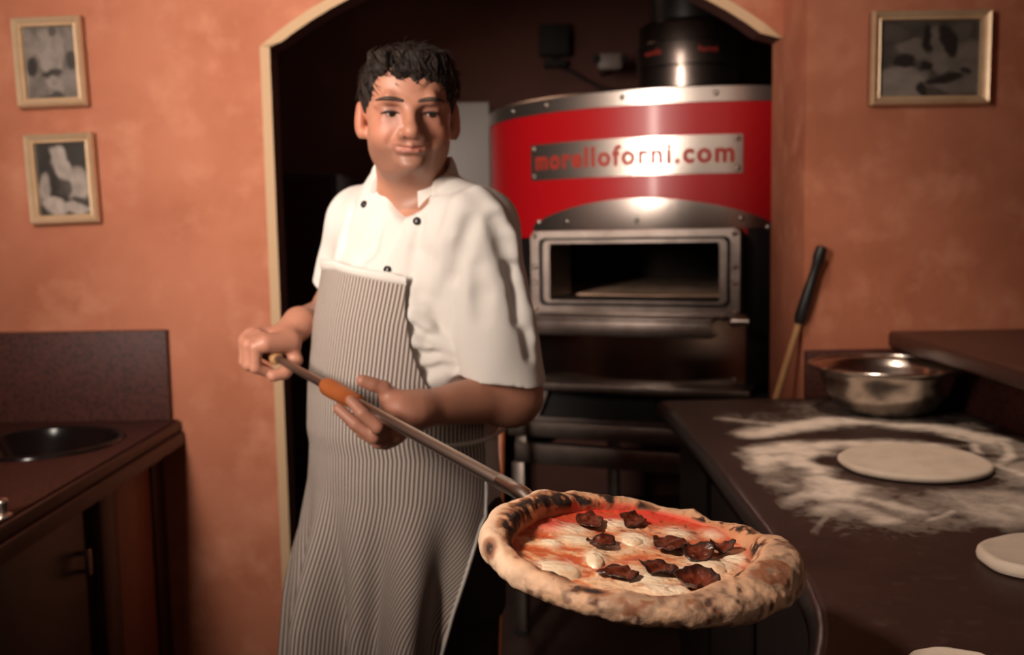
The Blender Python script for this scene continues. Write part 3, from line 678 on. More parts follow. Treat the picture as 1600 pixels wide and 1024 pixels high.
# dark glass fronted cabinet at the left
a = P(524, 270, 3.7); gx0 = -1.18; gx1 = a[0]
gl = empty('dark_glass_cabinet', (-.95, 3.9, 0), 'dark glass-fronted cabinet in the shade left of the man', 'cabinet')
mesh('carcass', box(gx0, gx1, 3.73, 4.25, .02, a[2], .006), M_black, gl, sharp=40)
gd = mesh('glass_door', box(gx0+.02, gx1-.02, 3.708, 3.728, .08, a[2]-.02, .004), M_glassdark, gl, sharp=40)
mesh('handle', tube([(gx1-.05,3.708,.95),(gx1-.05,3.675,.97),(gx1-.05,3.675,1.23),(gx1-.05,3.708,1.25)], .007, 10), M_steeldull, gd)
for x in (gx0+.05, gx1-.05):
    for y in (3.78, 4.2): mesh('foot', lathe([(.0005,0),(.02,0),(.02,.019),(.0005,.0195)], (x, y, 0), 12), M_black, gl)
# black wall speaker with bracket
YB = 5.05
c = P(865, 68, YB); hs = 23*YB/FPX
sp = empty('wall_speaker', (c[0], YB, c[2]-hs), 'small black square speaker on the dark wall left of the flue', 'speaker')
mesh('housing', box(c[0]-hs, c[0]+hs, YB-.11, YB-.04, c[2]-hs, c[2]+hs, .008), M_blackmatte, sp, sharp=40)
mesh('grille', box(c[0]-hs*.85, c[0]+hs*.85, YB-.116, YB-.111, c[2]-hs*.85, c[2]+hs*.85, .002), M_blackmatte, sp, sharp=40)
b_ = P(866, 103, YB)
mesh('bracket', join(box(c[0]-.05, c[0]+.06, YB-.09, YB-.001, b_[2]-.014, b_[2]+.014, .004), box(c[0]-.015, c[0]+.015, YB-.05, YB-.001, b_[2]+.01, c[2], .003)), M_blackmatte, sp, sharp=40)
# junction box with two caps and a cable drooping to the oven top
Yj = 4.70; c = P(952, 95, Yj)
jb = empty('junction_box', (c[0], Yj, c[2]-.05), 'grey electrical fitting with two dark caps beside the flue', 'electrical box')
mesh('housing', box(c[0]-.055, c[0]+.055, Yj-.04, Yj+.02, c[2]-.045, c[2]+.03, .012), M_grey, jb, sharp=40)
mesh('wall_arm', tube([(c[0],Yj+.015,c[2]-.01),(c[0],YB-.001,c[2]-.01)], .014, 10), M_grey, jb)
for px in (932, 975):
    g = P(px, 92, Yj-.04)
    mesh('cap', xf(lathe([(.0005,.02),(.014,.018),(.018,.008),(.018,0),(.0005,-.001)], (0,0,0), 16), Matrix.Translation((g[0], Yj-.04, g[2])) @ Matrix.Rotation(math.pi/2, 4, 'X')), M_blackmatte, jb)
cp = [P(870,104,5.02), P(890,110,4.98), P(915,126,4.9), P(940,138,4.75), P(962,141,4.55)]
cp.append(np.array([OX-.12, 4.35, ZTOP+.045]))
mesh('power_cable', tube([tuple(q) for q in cp], .0065, 8), M_blackmatte, label='dark cable drooping from the wall speaker to the oven top', cat='cable')
# wooden pole beside the oven stand
c0 = P(781, 760, 2.98); c1 = P(783, 640, 3.06); dv = Vector(c1-c0).normalized(); bt = Vector(c0)-dv*(c0[2]/dv.z); tp = Vector(c0)+dv*.62
po = empty('wooden_pole', (bt.x, bt.y, 0), 'orange-brown wooden handle standing between the man\'s hip and the oven', 'pole')
mesh('shaft', tube([bt+dv*.03, tp], .013, 14), M_orange, po, sharp=50)
mesh('tip', tube([tp, tp+dv*.012, tp+dv*.02], [.013,.012,.006], 14), M_black, po)
mesh('ferrule', tube([bt, bt+dv*.03], .0145, 14), M_black, po, sharp=50)
# ---------------------------------------------------------------- implicit-surface modelling
f32 = np.float32
class Field:
    def __init__(s, lo, hi, vox):
        s.lo = np.array(lo, f32); s.vox = f32(vox); s.n = np.ceil((np.array(hi) - np.array(lo)) / vox).astype(int) + 1
        s.D = np.full(s.n, 1.0, f32)
    def region(s, lo=None, hi=None):
        a = np.zeros(3, int) if lo is None else np.clip(np.floor((np.array(lo)-s.lo)/s.vox).astype(int), 0, s.n-1)
        b = s.n.copy() if hi is None else np.clip(np.ceil((np.array(hi)-s.lo)/s.vox).astype(int)+1, 1, s.n)
        sl = tuple(slice(int(p), int(q)) for p, q in zip(a, b))
        ax = [s.lo[i] + s.vox*np.arange(a[i], b[i], dtype=f32) for i in range(3)]
        return sl, (ax[0][:,None,None], ax[1][None,:,None], ax[2][None,None,:])
    def sample(s, p):
        i = np.clip(np.round((np.asarray(p)-s.lo)/s.vox).astype(int), 0, s.n-1); return s.D[i[...,0], i[...,1], i[...,2]]
    def apply(s, op, prim_box, k=0.0, pad=.03):
        fn, lo, hi = prim_box; sl, X = s.region(np.array(lo)-pad-k, np.array(hi)+pad+k)
        d = fn(X); s.D[sl] = {'add': smin, 'sub': ssub}[op](s.D[sl], d, k)
    def cast(s, px, py, y0=1.2, y1=2.2):
        ys = np.arange(y0, y1, .0015); v = CF + CR*(px-800)/FPX - CU*(py-512)/FPX
        pts = CAM + v[None]*(ys/v[1])[:,None]; d = s.sample(pts); h = np.argmax(d < 0)
        return pts[h] if d[h] < 0 else None
def smin(a, b, k):
    if k <= 0: return np.minimum(a, b)
    h = np.maximum(k - np.abs(a-b), 0)/f32(k); return np.minimum(a, b) - h*h*f32(k*.25)
def ssub(a, b, k):
    if k <= 0: return np.maximum(a, -b)
    h = np.maximum(k - np.abs(a+b), 0)/f32(k); return np.maximum(a, -b) + h*h*f32(k*.25)
def sph(c, r): return lambda X: np.sqrt((X[0]-f32(c[0]))**2+(X[1]-f32(c[1]))**2+(X[2]-f32(c[2]))**2)-f32(r)
def ell(c, r):
    def fn(X):
        a, b, d = X[0]-f32(c[0]), X[1]-f32(c[1]), X[2]-f32(c[2])
        k0 = np.sqrt((a/f32(r[0]))**2+(b/f32(r[1]))**2+(d/f32(r[2]))**2); k1 = np.sqrt((a/f32(r[0]**2))**2+(b/f32(r[1]**2))**2+(d/f32(r[2]**2))**2)
        return k0*(k0-1)/np.maximum(k1, f32(1e-4))
    return fn
def cap(a, b, ra, rb=None):
    rb = ra if rb is None else rb; a = np.asarray(a, float); b = np.asarray(b, float); ba = b-a; L2 = f32(max(ba@ba, 1e-12))
    def fn(X):
        p = [X[i]-f32(a[i]) for i in range(3)]
        h = np.clip((p[0]*f32(ba[0])+p[1]*f32(ba[1])+p[2]*f32(ba[2]))/L2, 0, 1)
        return np.sqrt((p[0]-f32(ba[0])*h)**2+(p[1]-f32(ba[1])*h)**2+(p[2]-f32(ba[2])*h)**2)-(f32(ra)+f32(rb-ra)*h)
    return fn
def boxed(fn, *pts, r=0.0):
    q = np.array(pts); return fn, q.min(0)-r, q.max(0)+r
def capb(a, b, ra, rb=None): return boxed(cap(a, b, ra, rb), a, b, r=max(ra, rb or 0))
def sphb(c, r): return boxed(sph(c, r), c, r=r)
def nets(D, lo, vox, relax=1):
    s = D < 0; cnt = np.zeros(np.array(D.shape)-1, np.uint8)
    for i in (0,1):
        for j in (0,1):
            for k in (0,1): cnt += s[i:s.shape[0]-1+i, j:s.shape[1]-1+j, k:s.shape[2]-1+k]
    mask = (cnt > 0) & (cnt < 8); cells = np.argwhere(mask); idx = np.full(mask.shape, -1, np.int32); idx[mask] = np.arange(len(cells))
    off = np.array([(i,j,k) for i in (0,1) for j in (0,1) for k in (0,1)])
    vals = np.stack([D[cells[:,0]+o[0], cells[:,1]+o[1], cells[:,2]+o[2]] for o in off], 1)
    acc = np.zeros((len(cells),3)); n = np.zeros(len(cells))
    for a in range(8):
        for b in range(a+1, 8):
            if np.abs(off[a]-off[b]).sum() != 1: continue
            va, vb = vals[:,a], vals[:,b]; cr = (va < 0) != (vb < 0); t = np.where(cr, va/np.where(cr, va-vb, 1), 0)
            acc += np.where(cr[:,None], off[a]+t[:,None]*(off[b]-off[a]), 0); n += cr
    pos = lo + vox*(cells + acc/n[:,None])
    faces = []
    for ax in range(3):
        u, w = (ax+1) % 3, (ax+2) % 3
        sl0 = [slice(None)]*3; sl1 = [slice(None)]*3; sl0[ax] = slice(0,-1); sl1[ax] = slice(1,None)
        ch = s[tuple(sl0)] != s[tuple(sl1)]; e = np.argwhere(ch); e = e[(e[:,u] > 0) & (e[:,w] > 0)]
        e = e[(e[:,u] < mask.shape[u]) & (e[:,w] < mask.shape[w])]
        inside = s[e[:,0], e[:,1], e[:,2]]
        def at(du, dw):
            c = e.copy(); c[:,u] += du; c[:,w] += dw; return idx[c[:,0], c[:,1], c[:,2]]
        q = np.stack([at(-1,-1), at(0,-1), at(0,0), at(-1,0)], 1); q[~inside] = q[~inside][:, ::-1]; faces.append(q)
    F = np.concatenate(faces); F = F[(F >= 0).all(1)]
    for _ in range(relax):
        a = np.zeros_like(pos); c = np.zeros(len(pos))
        for i in range(4):
            np.add.at(a, F[:,i], pos[F[:,(i+1) % 4]]); np.add.at(c, F[:,i], 1); np.add.at(a, F[:,(i+1) % 4], pos[F[:,i]]); np.add.at(c, F[:,(i+1) % 4], 1)
        pos = pos*.5 + .5*a/np.maximum(c, 1)[:,None]
    return pos, F
# ---------------------------------------------------------------- the man
YAW = math.radians(50)
LD = np.array([math.cos(YAW), -math.sin(YAW), 0]); FD = np.array([-math.sin(YAW), -math.cos(YAW), 0])
TC = np.array([P(652, 450, 1.80)[0], 1.80, 0])
TZ = np.array([.70, .85, .95, 1.05, 1.15, 1.25, 1.33, 1.39, 1.435, 1.47, 1.50, 1.53])
TA = np.array([.170,.176,.180,.180,.180,.182,.184,.176,.148,.103,.070,.050])
TB = np.array([.125,.135,.150,.157,.153,.143,.132,.120,.104,.088,.072,.060])
TF = np.array([.000,.010,.022,.030,.027,.018,.008,.002,-.002,-.002,.004,.010])
def torso(grow=0.0):
    def fn(X):
        x = X[0]-f32(TC[0]); y = X[1]-f32(TC[1]); z = X[2]
        A = (np.interp(z, TZ, TA)+grow).astype(f32); B = (np.interp(z, TZ, TB)+grow).astype(f32); O = np.interp(z, TZ, TF).astype(f32)
        l = x*f32(LD[0])+y*f32(LD[1]); f = x*f32(FD[0])+y*f32(FD[1])-O
        k = np.sqrt((l/A)**2+(f/B)**2); d = (k-1)*np.minimum(A, B)
        return np.maximum(d, np.maximum(z-f32(1.535+grow), f32(.72)-z))
    return fn
SHL = TC + LD*.178 + [0,0,1.392]; SHR = TC - LD*.172 + [0,0,1.405]
ELL = P(798, 618, 1.645); WRL = P(650, 641, 1.505)
ELR = P(528, 492, 2.00); WRR = P(468, 506, 1.785)
NB = TC + FD*.005 + [0,0,1.44]
HC = P(638, 176, 1.705)                                   # head centre, eye height
print('arm lengths', np.linalg.norm(ELL-SHL), np.linalg.norm(WRL-ELL), np.linalg.norm(ELR-SHR), np.linalg.norm(WRR-ELR), 'head', HC)
# head frame: face turned to the camera, a little to the picture's right, chin down
hy = math.radians(8); hp = math.radians(5)
hf = np.array([math.sin(hy)*math.cos(hp), -math.cos(hy)*math.cos(hp), -math.sin(hp)]); hx = np.array([math.cos(hy), math.sin(hy), 0]); hz = np.cross(hx, -hf) * 1.0
hz = np.cross(hf, hx); hz = hz if hz[2] > 0 else -hz
hr = math.radians(-1.0); hx, hz = hx*math.cos(hr)+hz*math.sin(hr), hz*math.cos(hr)-hx*math.sin(hr)
HX = .935
def hloc(X):
    a, b, c = X[0]-f32(HC[0]), X[1]-f32(HC[1]), X[2]-f32(HC[2])
    r = [a*f32(v[0])+b*f32(v[1])+c*f32(v[2]) for v in (hx, hf, hz)]; r[0] = r[0]/f32(HX); return r
def hw(p): return HC + hx*p[0]*HX + hf*p[1] + hz*p[2]
def head_sdf(Q):
    d = ell((0,-.014,.028), (.079,.099,.080))(Q)
    A = lambda d, p, k: smin(d, p(Q), k)
    S = lambda d, p, k: ssub(d, p(Q), k)
    d = A(d, ell((0,.034,-.022), (.0675,.062,.074)), .035)
    d = A(d, ell((0,.028,-.058), (.057,.054,.036)), .025)          # jaw
    for s in (-1, 1):
        d = A(d, ell((s*.041,.058,-.036), (.025,.026,.025)), .022)  # cheeks
        d = A(d, ell((s*.050,.008,-.055), (.019,.034,.030)), .025)  # jaw angle
    d = A(d, ell((0,.082,-.083), (.021,.017,.0145)), .020)          # chin
    d = A(d, ell((0,.026,-.090), (.044,.042,.018)), .025)           # under the chin
    d = A(d, ell((0,.062,.046), (.056,.030,.034)), .03)            # forehead
    for s in (-1, 1):
        d = S(d, sph((s*.034,.112,-.003), .0215), .014)             # sockets
        d = A(d, cap((s*.012,.092,.0125), (s*.036,.0905,.0195), .0075, .008), .010)   # brow
        d = A(d, cap((s*.036,.0905,.0195), (s*.056,.073,.011), .008, .006), .010)
        d = A(d, ell((s*.034,.080,.000), (.0175,.0125,.0115)), .005)  # lid
        d = S(d, ell((s*.034,.095,-.0045), (.0145,.010,.0034)), .0012)
        d = S(d, cap((s*.022,.0945,.0050), (s*.046,.0905,.0045), .0018), .004)   # crease above the lid
        d = A(d, cap((s*.024,.084,-.016), (s*.046,.080,-.014), .0042), .010)  # lower lid bag
    d = A(d, cap((0,.090,.010), (0,.113,-.027), .0075, .0115), .012)  # nose
    d = A(d, ell((0,.118,-.0325), (.0140,.0125,.0115)), .008)
    for s in (-1, 1):
        d = A(d, ell((s*.0160,.103,-.036), (.0090,.012,.0085)), .006)
        d = S(d, ell((s*.0075,.114,-.0445), (.0048,.007,.004)), .003)
        d = S(d, cap((s*.023,.103,-.028), (s*.038,.091,-.052), .0045, .0045), .008)   # fold from nose to mouth
        d = S(d, sph((s*.030,.096,-.057), .0035), .006)
    d = A(d, ell((0,.092,-.050), (.026,.013,.013)), .012)          # upper lip mound
    d = A(d, cap((-.026,.0915,-.0540), (0,.1040,-.0548), .0030, .0042), .005); d = A(d, cap((.026,.0915,-.0535), (0,.1040,-.0548), .0030, .0042), .005)
    d = A(d, cap((-.021,.0915,-.0615), (.021,.0915,-.0612), .0050), .006); d = A(d, cap((-.010,.098,-.0635), (.010,.098,-.0635), .0058), .006)
    d = S(d, cap((-.033,.0915,-.0550), (0,.107,-.0592), .0019), .0025); d = S(d, cap((.034,.0910,-.0530), (0,.107,-.0592), .0019), .0025)
    d = S(d, cap((-.016,.101,-.0735), (.016,.101,-.0735), .004), .008)
    for s in (-1, 1):                                               # ears
        e = ell((s*.086,-.014,-.013), (.011,.019,.031))(Q)
        e = ssub(e, ell((s*.098,-.008,-.004), (.008,.011,.020))(Q), .005)
        e = smin(e, sph((s*.079,-.006,-.035), .009)(Q), .008)
        d = smin(d, e, .008)
    return d
def face_y(x, z):
    ys = np.arange(.135, .0, -.0005); d = head_sdf([np.full(len(ys), x, f32), ys.astype(f32), np.full(len(ys), z, f32)]); return float(ys[np.argmax(d < 0)])
def col_mix(c, t, m): return c + (np.array(m)-c)*t[:,None]

# ---- body: head, neck, torso, arms and hands as one surface
VX = .0025
lo = np.array([-.50, 1.36, .86]); hi = np.array([.09, 2.12, 1.80])
B = Field(lo, hi, VX)
sl, X = B.region(lo, [hi[0], hi[1], 1.53]); B.D[sl] = torso(-.022)([X[0], X[1], X[2]]).astype(f32)
B.apply('add', capb(SHL, SHR, .055), .06); 
B.apply('add', capb(TC+FD*.0+[0,0,1.42], hw((0,-.022,-.05)), .064, .056), .04)
B.apply('add', capb(TC+FD*.03+[0,0,1.42], hw((0,.012,-.085)), .036, .036), .03)
hlo = np.min([hw((sx*.11, sy, sz)) for sx in (-1,1) for sy in (-.13,.14) for sz in (-.17,.13)], 0); hhi = np.max([hw((sx*.11, sy, sz)) for sx in (-1,1) for sy in (-.13,.14) for sz in (-.17,.13)], 0)
sl, X = B.region(hlo, hhi); B.D[sl] = smin(B.D[sl], head_sdf(hloc(X)), .022)
def arm(S, E, Wr, bend):
    B.apply('add', capb(S, E, .055, .047), .04)
    u = (Wr-E)/np.linalg.norm(Wr-E)
    B.apply('add', capb(E, Wr, .0455, .0262), .035)
arm(SHL, ELL, WRL, 1); arm(SHR, ELR, WRR, 1)
def finger(pts, r0, r1, k=.008):
    n = len(pts)
    for i in range(n-1):
        a = r0+(r1-r0)*i/(n-1); b = r0+(r1-r0)*(i+1)/(n-1)
        B.apply('add', capb(pts[i], pts[i+1], a, b), k if i == 0 else .003)
# peel axis (from rear hand to blade)
PA = P(425, 556, 1.72); PB = P(820, 774, 1.150); PU = (PB-PA)/np.linalg.norm(PB-PA)
def on_axis(px):                                        # point of the peel axis shown at column px
    t = np.linspace(-.2, 1.6, 3601); q = proj(PA[None]+np.outer(t*np.linalg.norm(PB-PA), PU)); return PA + PU*np.linalg.norm(PB-PA)*t[np.argmin(np.abs(q[:,0]-px))]
print('peel', PA, PB, 'len', np.linalg.norm(PB-PA), 'axis depth at 570:', on_axis(570))
# near hand: shaft lies in the web between thumb and curled fingers
ax = on_axis(572); dA = ax[1]
H = {}
palm = P(622, 652, dA+.045)
B.apply('add', capb(WRL, P(625, 640, dA+.04), .028, .024), .02)
B.apply('add', capb(P(632, 650, dA+.035), P(612, 676, dA+.02), .024, .021), .02)
B.apply('add', capb(P(628, 634, dA+.04), P(608, 622, dA+.045), .019, .015), .015)       # thenar
fing = [
 [P(618,655,dA+.012), P(590,668,dA-.030), P(566,646,dA-.030), P(548,626,dA-.018)],
 [P(616,668,dA+.020), P(585,683,dA-.018), P(556,663,dA-.016), P(529,639,dA-.004)],
 [P(620,678,dA+.030), P(592,692,dA+.000), P(566,676,dA+.004), P(545,656,dA+.014)],
 [P(626,682,dA+.040), P(602,694,dA+.018), P(582,684,dA+.022), P(566,668,dA+.030)]]
for f, r in zip(fing, (.0098,.0100,.0095,.0085)): finger(f, r+.001, r-.0015)
finger([P(612,622,dA+.045), P(600,607,dA+.040), P(582,601,dA+.034), P(566,595,dA+.030)], .0125, .0095)
# far hand: overhand fist around the end of the shaft
a0 = PA.copy(); side = np.array([-.80,-.58,0.]); side = side - PU*(side@PU); side /= np.linalg.norm(side); upv = np.cross(side, PU); upv = upv if upv[2] > 0 else -upv
def fist(u, s, h): return a0 + PU*u + side*s + upv*h
B.apply('add', capb(WRR, fist(-.012,-.030,.026), .027, .024), .02)
B.apply('add', capb(fist(.012,-.028,.024), fist(.018,.020,.028), .019, .017), .02)
B.apply('add', capb(fist(-.045,-.026,.022), fist(-.045,.018,.026), .018, .016), .02)
for i, u in enumerate((.014, -.007, -.027, -.046)):
    r = (.0105,.0108,.0102,.009)[i]; e = (0,.004,.002,-.004)[i]
    finger([fist(u,.012,.030), fist(u,.036+e,.022), fist(u,.036+e,-.014), fist(u,.010,-.026)], r+.0015, r-.001)
finger([fist(.006,-.030,.016), fist(.022,-.034,-.006), fist(.026,-.012,-.026), fist(.024,.008,-.030)], .0135, .010)
V, Fc = nets(B.D, B.lo, VX, 1)
# keep only what is joined to the body
q = np.stack(hloc([V[:,0], V[:,1], V[:,2]]), -1)
c = np.tile(np.array([.42,.185,.115]), (len(V),1))
c = c*(0.9+.25*fbm(V[:,0]*40, V[:,1]*40, V[:,2]*40, 3))[:,None]
ish = (q[:,2] > -.16) & (np.abs(q[:,0]) < .11)
def g3(x, y, z, r): return ish*np.exp(-(((q[:,0]-x)**2+(q[:,1]-y)**2+(q[:,2]-z)**2)/r**2))
stub = ish*sstep(-.036,-.064,q[:,2])*sstep(0,.03,q[:,1])*.4
stub = np.maximum(stub, .42*g3(0,.10,-.047,.022)); c = col_mix(c, np.clip(stub*1.25,0,1), (.20,.105,.075))
for s in (-1,1):
    c = col_mix(c, .40*g3(s*.045,.08,-.028,.026), (.52,.17,.105)); c = col_mix(c, .5*g3(s*.088,-.01,-.01,.03), (.50,.15,.09))
    c = col_mix(c, .85*g3(s*.034,.09,.000,.019), (.20,.08,.055))  # shade around the eyes painted into the skin colour
c = col_mix(c, .5*g3(0,.118,-.04,.014), (.50,.17,.11))
lip = ish*np.exp(-((q[:,0]/.026)**4+((q[:,2]+.059)/.006)**4))*(q[:,1] > .085); c = col_mix(c, .6*lip, (.42,.12,.09))
hand = np.maximum(np.exp(-(np.linalg.norm(V-P(580,650,dA),axis=1)/.10)**4), np.exp(-(np.linalg.norm(V-a0,axis=1)/.09)**4)); c = col_mix(c, .4*hand, (.50,.22,.15))
man = mesh('person', (V, Fc), M_skin, cols=np.clip(c,.01,1), label='man in white chef jacket and striped apron holding out the pizza on a peel', cat='person')
print('body verts', len(V))

# ---- eyes, brows, nails
for s in (-1,1):
    e = mesh('eye', ([tuple(hw((s*.034+.0118*math.cos(a)*math.sin(b), .0785+.0120*math.sin(a)*math.sin(b), -.001+.0120*math.cos(b)))) for b in np.linspace(.05,math.pi-.05,12) for a in np.linspace(0,2*math.pi,18,endpoint=False)], [tuple(x) for x in gridfaces(18,12,True)]), M_eye, man)
    ic = np.array([s*.034+.0028, .0908, -.0038]); 
    mesh('iris', ([tuple(hw(ic))]+[tuple(hw(ic+np.array([.0062*math.cos(a), -.0010, .0062*math.sin(a)]))) for a in np.linspace(0,2*math.pi,16,endpoint=False)], [(0,1+k,1+(k+1) % 16) for k in range(16)]), M_iris, e)
    lx = lambda t: (s*(.034-.0155+.032*t), -.0010-.0034*(2*t-1)**2)
    lash = [hw((lx(t)[0], face_y(lx(t)[0], lx(t)[1]+.0012)+.0002, lx(t)[1])) for t in np.linspace(0,1,11)]
    mesh('eyelashes', tube([tuple(p) for p in lash], [.0010+.0010*math.sin(math.pi*t) for t in np.linspace(0,1,11)], 6), M_hair, man)
    bx_ = lambda t: (s*(.012+.046*t), .0130+.0060*math.sin(math.pi*min(1,.10+t*.72)))
    br = [hw((bx_(t)[0], face_y(*bx_(t))-.0012, bx_(t)[1])) for t in np.linspace(0,1,13)]
    mesh('eyebrow', tube([tuple(p) for p in br], [.0012+.0026*math.sin(math.pi*(.15+.82*t))**.7 for t in np.linspace(0,1,13)], 8), M_brow, man)
# ---- hair: a cap of short hair with a jagged fringe
hlo2 = np.min([hw((sx*.12, sy, sz)) for sx in (-1,1) for sy in (-.14,.14) for sz in (-.12,.15)], 0); hhi2 = np.max([hw((sx*.12, sy, sz)) for sx in (-1,1) for sy in (-.14,.14) for sz in (-.12,.15)], 0)
Hf = Field(hlo2, hhi2, .0025); sl, X = Hf.region(); Q = hloc(X); Q = [np.broadcast_to(a, Hf.D.shape) for a in Q]
d = ell((0,-.018,.030), (.0900,.108,.078))(Q); d = smin(d, ell((.010,.026,.062), (.070,.068,.040))(Q), .03)
ang = np.arctan2(Q[0], Q[1]+.03)
sw = ang + .25*np.sin(Q[2]*45+1.5*ang)
d = d - (.008*(fbm(Q[0]*38+2, Q[1]*38, Q[2]*30, 2)-.5) + .003*(vnoise(sw*24, Q[2]*10, 2.)-.5)).astype(f32)
# hairline height as a function of the angle around the head
front = np.cos(ang)
jag = .012*(vnoise(Q[0]*85+3, Q[1]*8, 0)-.5) + .007*(vnoise(Q[0]*200, Q[1]*10, 2)-.5)
xh = np.interp(Q[0], [-.085,-.074,-.066,-.058,-.050,-.040,-.030,-.018,-.005,.010,.025,.04,.055,.066,.074,.085], [-.01,-.005,.012,.042,.066,.070,.066,.050,.055,.043,.050,.044,.038,.024,.0,-.01]) + jag
hl = np.where(Q[1] > .030, xh, np.interp(Q[1], [-.12,-.05,-.032,-.018,.0,.018,.030], [-.075,-.06,-.02,.010,.012,-.012,-.008]))
t = sstep(.02,.045,Q[1]); hl = xh*t + (1-t)*np.interp(Q[1], [-.12,-.05,-.032,-.018,.0,.018,.030], [-.075,-.06,-.02,.016,.018,-.010,.0])
d = np.maximum(d, ((hl - Q[2])*.8).astype(f32))
d = ssub(d, head_sdf(Q)+f32(.004), .0)
# loose locks of the fringe
def lock(p, r0):
    global d
    for i in range(len(p)-1):
        a = r0*(1-.8*i/(len(p)-1)); b = r0*(1-.8*(i+1)/(len(p)-1)); d = smin(d, cap(p[i], p[i+1], a, b)(Q), .006)
rl = random.Random(3)
for x0, x1, z1 in [(-.052,-.056,.034),(-.044,-.046,.046),(-.020,-.030,.050),(-.012,-.020,.040),(-.002,-.008,.048),(.008,.006,.034),(.018,.016,.042),(.028,.030,.036),(.040,.042,.030),(.052,.055,.022),(.062,.064,.014),(-.064,-.066,.012)]:
    yy = lambda x: .097*math.sqrt(max(.05, 1-(x/.083)**2))
    lock([(x0, yy(x0)-.010, .088), (x0*.5+x1*.5, yy(x0)+.000, .066), (x1, yy(x1)-.004, (z1+.066)/2), (x1+rl.uniform(-.003,.003), yy(x1)-.006, z1)], rl.uniform(.007,.010))
V, Fc = nets(d.astype(f32), Hf.lo, .0025, 1)
# loose strands lying over the cap
q4 = V[Fc]; nf = np.cross(q4[:,2]-q4[:,0], q4[:,3]-q4[:,1]); nn = np.zeros_like(V)
for i in range(4): np.add.at(nn, Fc[:,i], nf)
nn /= np.linalg.norm(nn, axis=1)[:,None]+1e-9
ql = np.stack(hloc([V[:,0], V[:,1], V[:,2]]), -1); ok = np.where((ql[:,2] > .03) & ((nn*(V-HC)).sum(1) > .02))[0]
SV = []; SF = []; nb0 = len(V)
for vi in rng.choice(ok, 900):
    p0 = V[vi]; n0 = nn[vi]; g_ = hf*.8 + hx*(rng.normal()*.35+.3) - hz*(.35+.3*rng.random()); g_ = g_ - n0*(g_@n0); g_ /= np.linalg.norm(g_); bi = np.cross(g_, n0)
    L_ = rng.uniform(.012,.028); lift = rng.uniform(.03,.18)
    for j in range(4):
        t = j/3; c_ = p0 + g_*L_*t + n0*(L_*lift*math.sin(math.pi*t*.75)+.0004); r_ = .0013*(1-t*.85)
        for a in (0, 2.09, 4.19): SV.append(c_ + (bi*math.cos(a)+n0*math.sin(a))*r_)
    b0_ = nb0 + len(SV) - 12
    for j in range(3):
        for k in range(3): SF.append((b0_+j*3+k, b0_+j*3+(k+1) % 3, b0_+j*3+3+(k+1) % 3, b0_+j*3+3+k))
V = np.concatenate([V, np.array(SV)]); Fc = np.concatenate([Fc, np.array(SF)])
mesh('hair', (V, Fc), M_hair, man, label='short dark brown hair with a jagged fringe')

# ---- jacket
JV = .0034
J = Field([-.46, 1.46, .90], [.10, 2.14, 1.56], JV)
sl, X = J.region(); J.D[sl] = torso(.0)(X).astype(f32)
for k in range(1):
    hemL = ELL + (SHL-ELL)*.235; hemR = ELR + (SHR-ELR)*.30
    uL = (hemL-SHL)/np.linalg.norm(hemL-SHL); uR = (hemR-SHR)/np.linalg.norm(hemR-SHR)
    J.apply('add', capb(SHL - LD*.015, SHR + LD*.015, .062), .06)
    J.apply('add', capb(TC+FD*.0+LD*.06+[0,0,1.438], SHL+[0,0,.010], .050, .058), .05)
    J.apply('add', capb(TC+FD*.0-LD*.06+[0,0,1.440], SHR+[0,0,.010], .050, .058), .05)
    def sleeve(S, Hm, u, r0, r1, cn):
        S = np.asarray(S); L = np.linalg.norm(Hm-S)
        base = cap(S, Hm + u*.05, r0, r1)
        def fn(X):
            d = base(X); t = (X[0]-f32(Hm[0]))*f32(cn[0])+(X[1]-f32(Hm[1]))*f32(cn[1])+(X[2]-f32(Hm[2]))*f32(cn[2])
            return np.maximum(d, t)
        J.apply('add', boxed(fn, S, Hm + u*.06, r=max(r0, r1)+.02), .025)
        J.apply('sub', capb(Hm - u*.03, Hm + u*.06, r1-.018, r1-.016), .003)
    hemL = P(782, 590, 1.635); nL = np.array([-.16,.05,-.98]); nL /= np.linalg.norm(nL)
    sleeve(SHL, hemL, uL, .067, .076, nL); sleeve(SHR, hemR, uR, .068, .066, uR)
# neck opening, scooped at the front
J.apply('sub', capb(TC+[0,0,1.47]+FD*.004, hw((0,-.02,-.06)), .067, .072), .01)
J.apply('sub', sphb(P(632, 290, 1.665), .054), .012)
# sculpted creases and folds (paths found on the surface)
def on_surf(F, path, y0=1.35):
    r = [F.cast(a, b, y0) for a, b in path]; return [p for p in r if p is not None]
def crease(path, r, k=.01, op='sub', out=0.0):
    p = on_surf(J, path)
    for a, b in zip(p[:-1], p[1:]):
        if np.linalg.norm(a-b) > .09: continue
        d_ = np.array([0,-out,0]); J.apply(op, capb(a+d_, b+d_, r), k, .02)
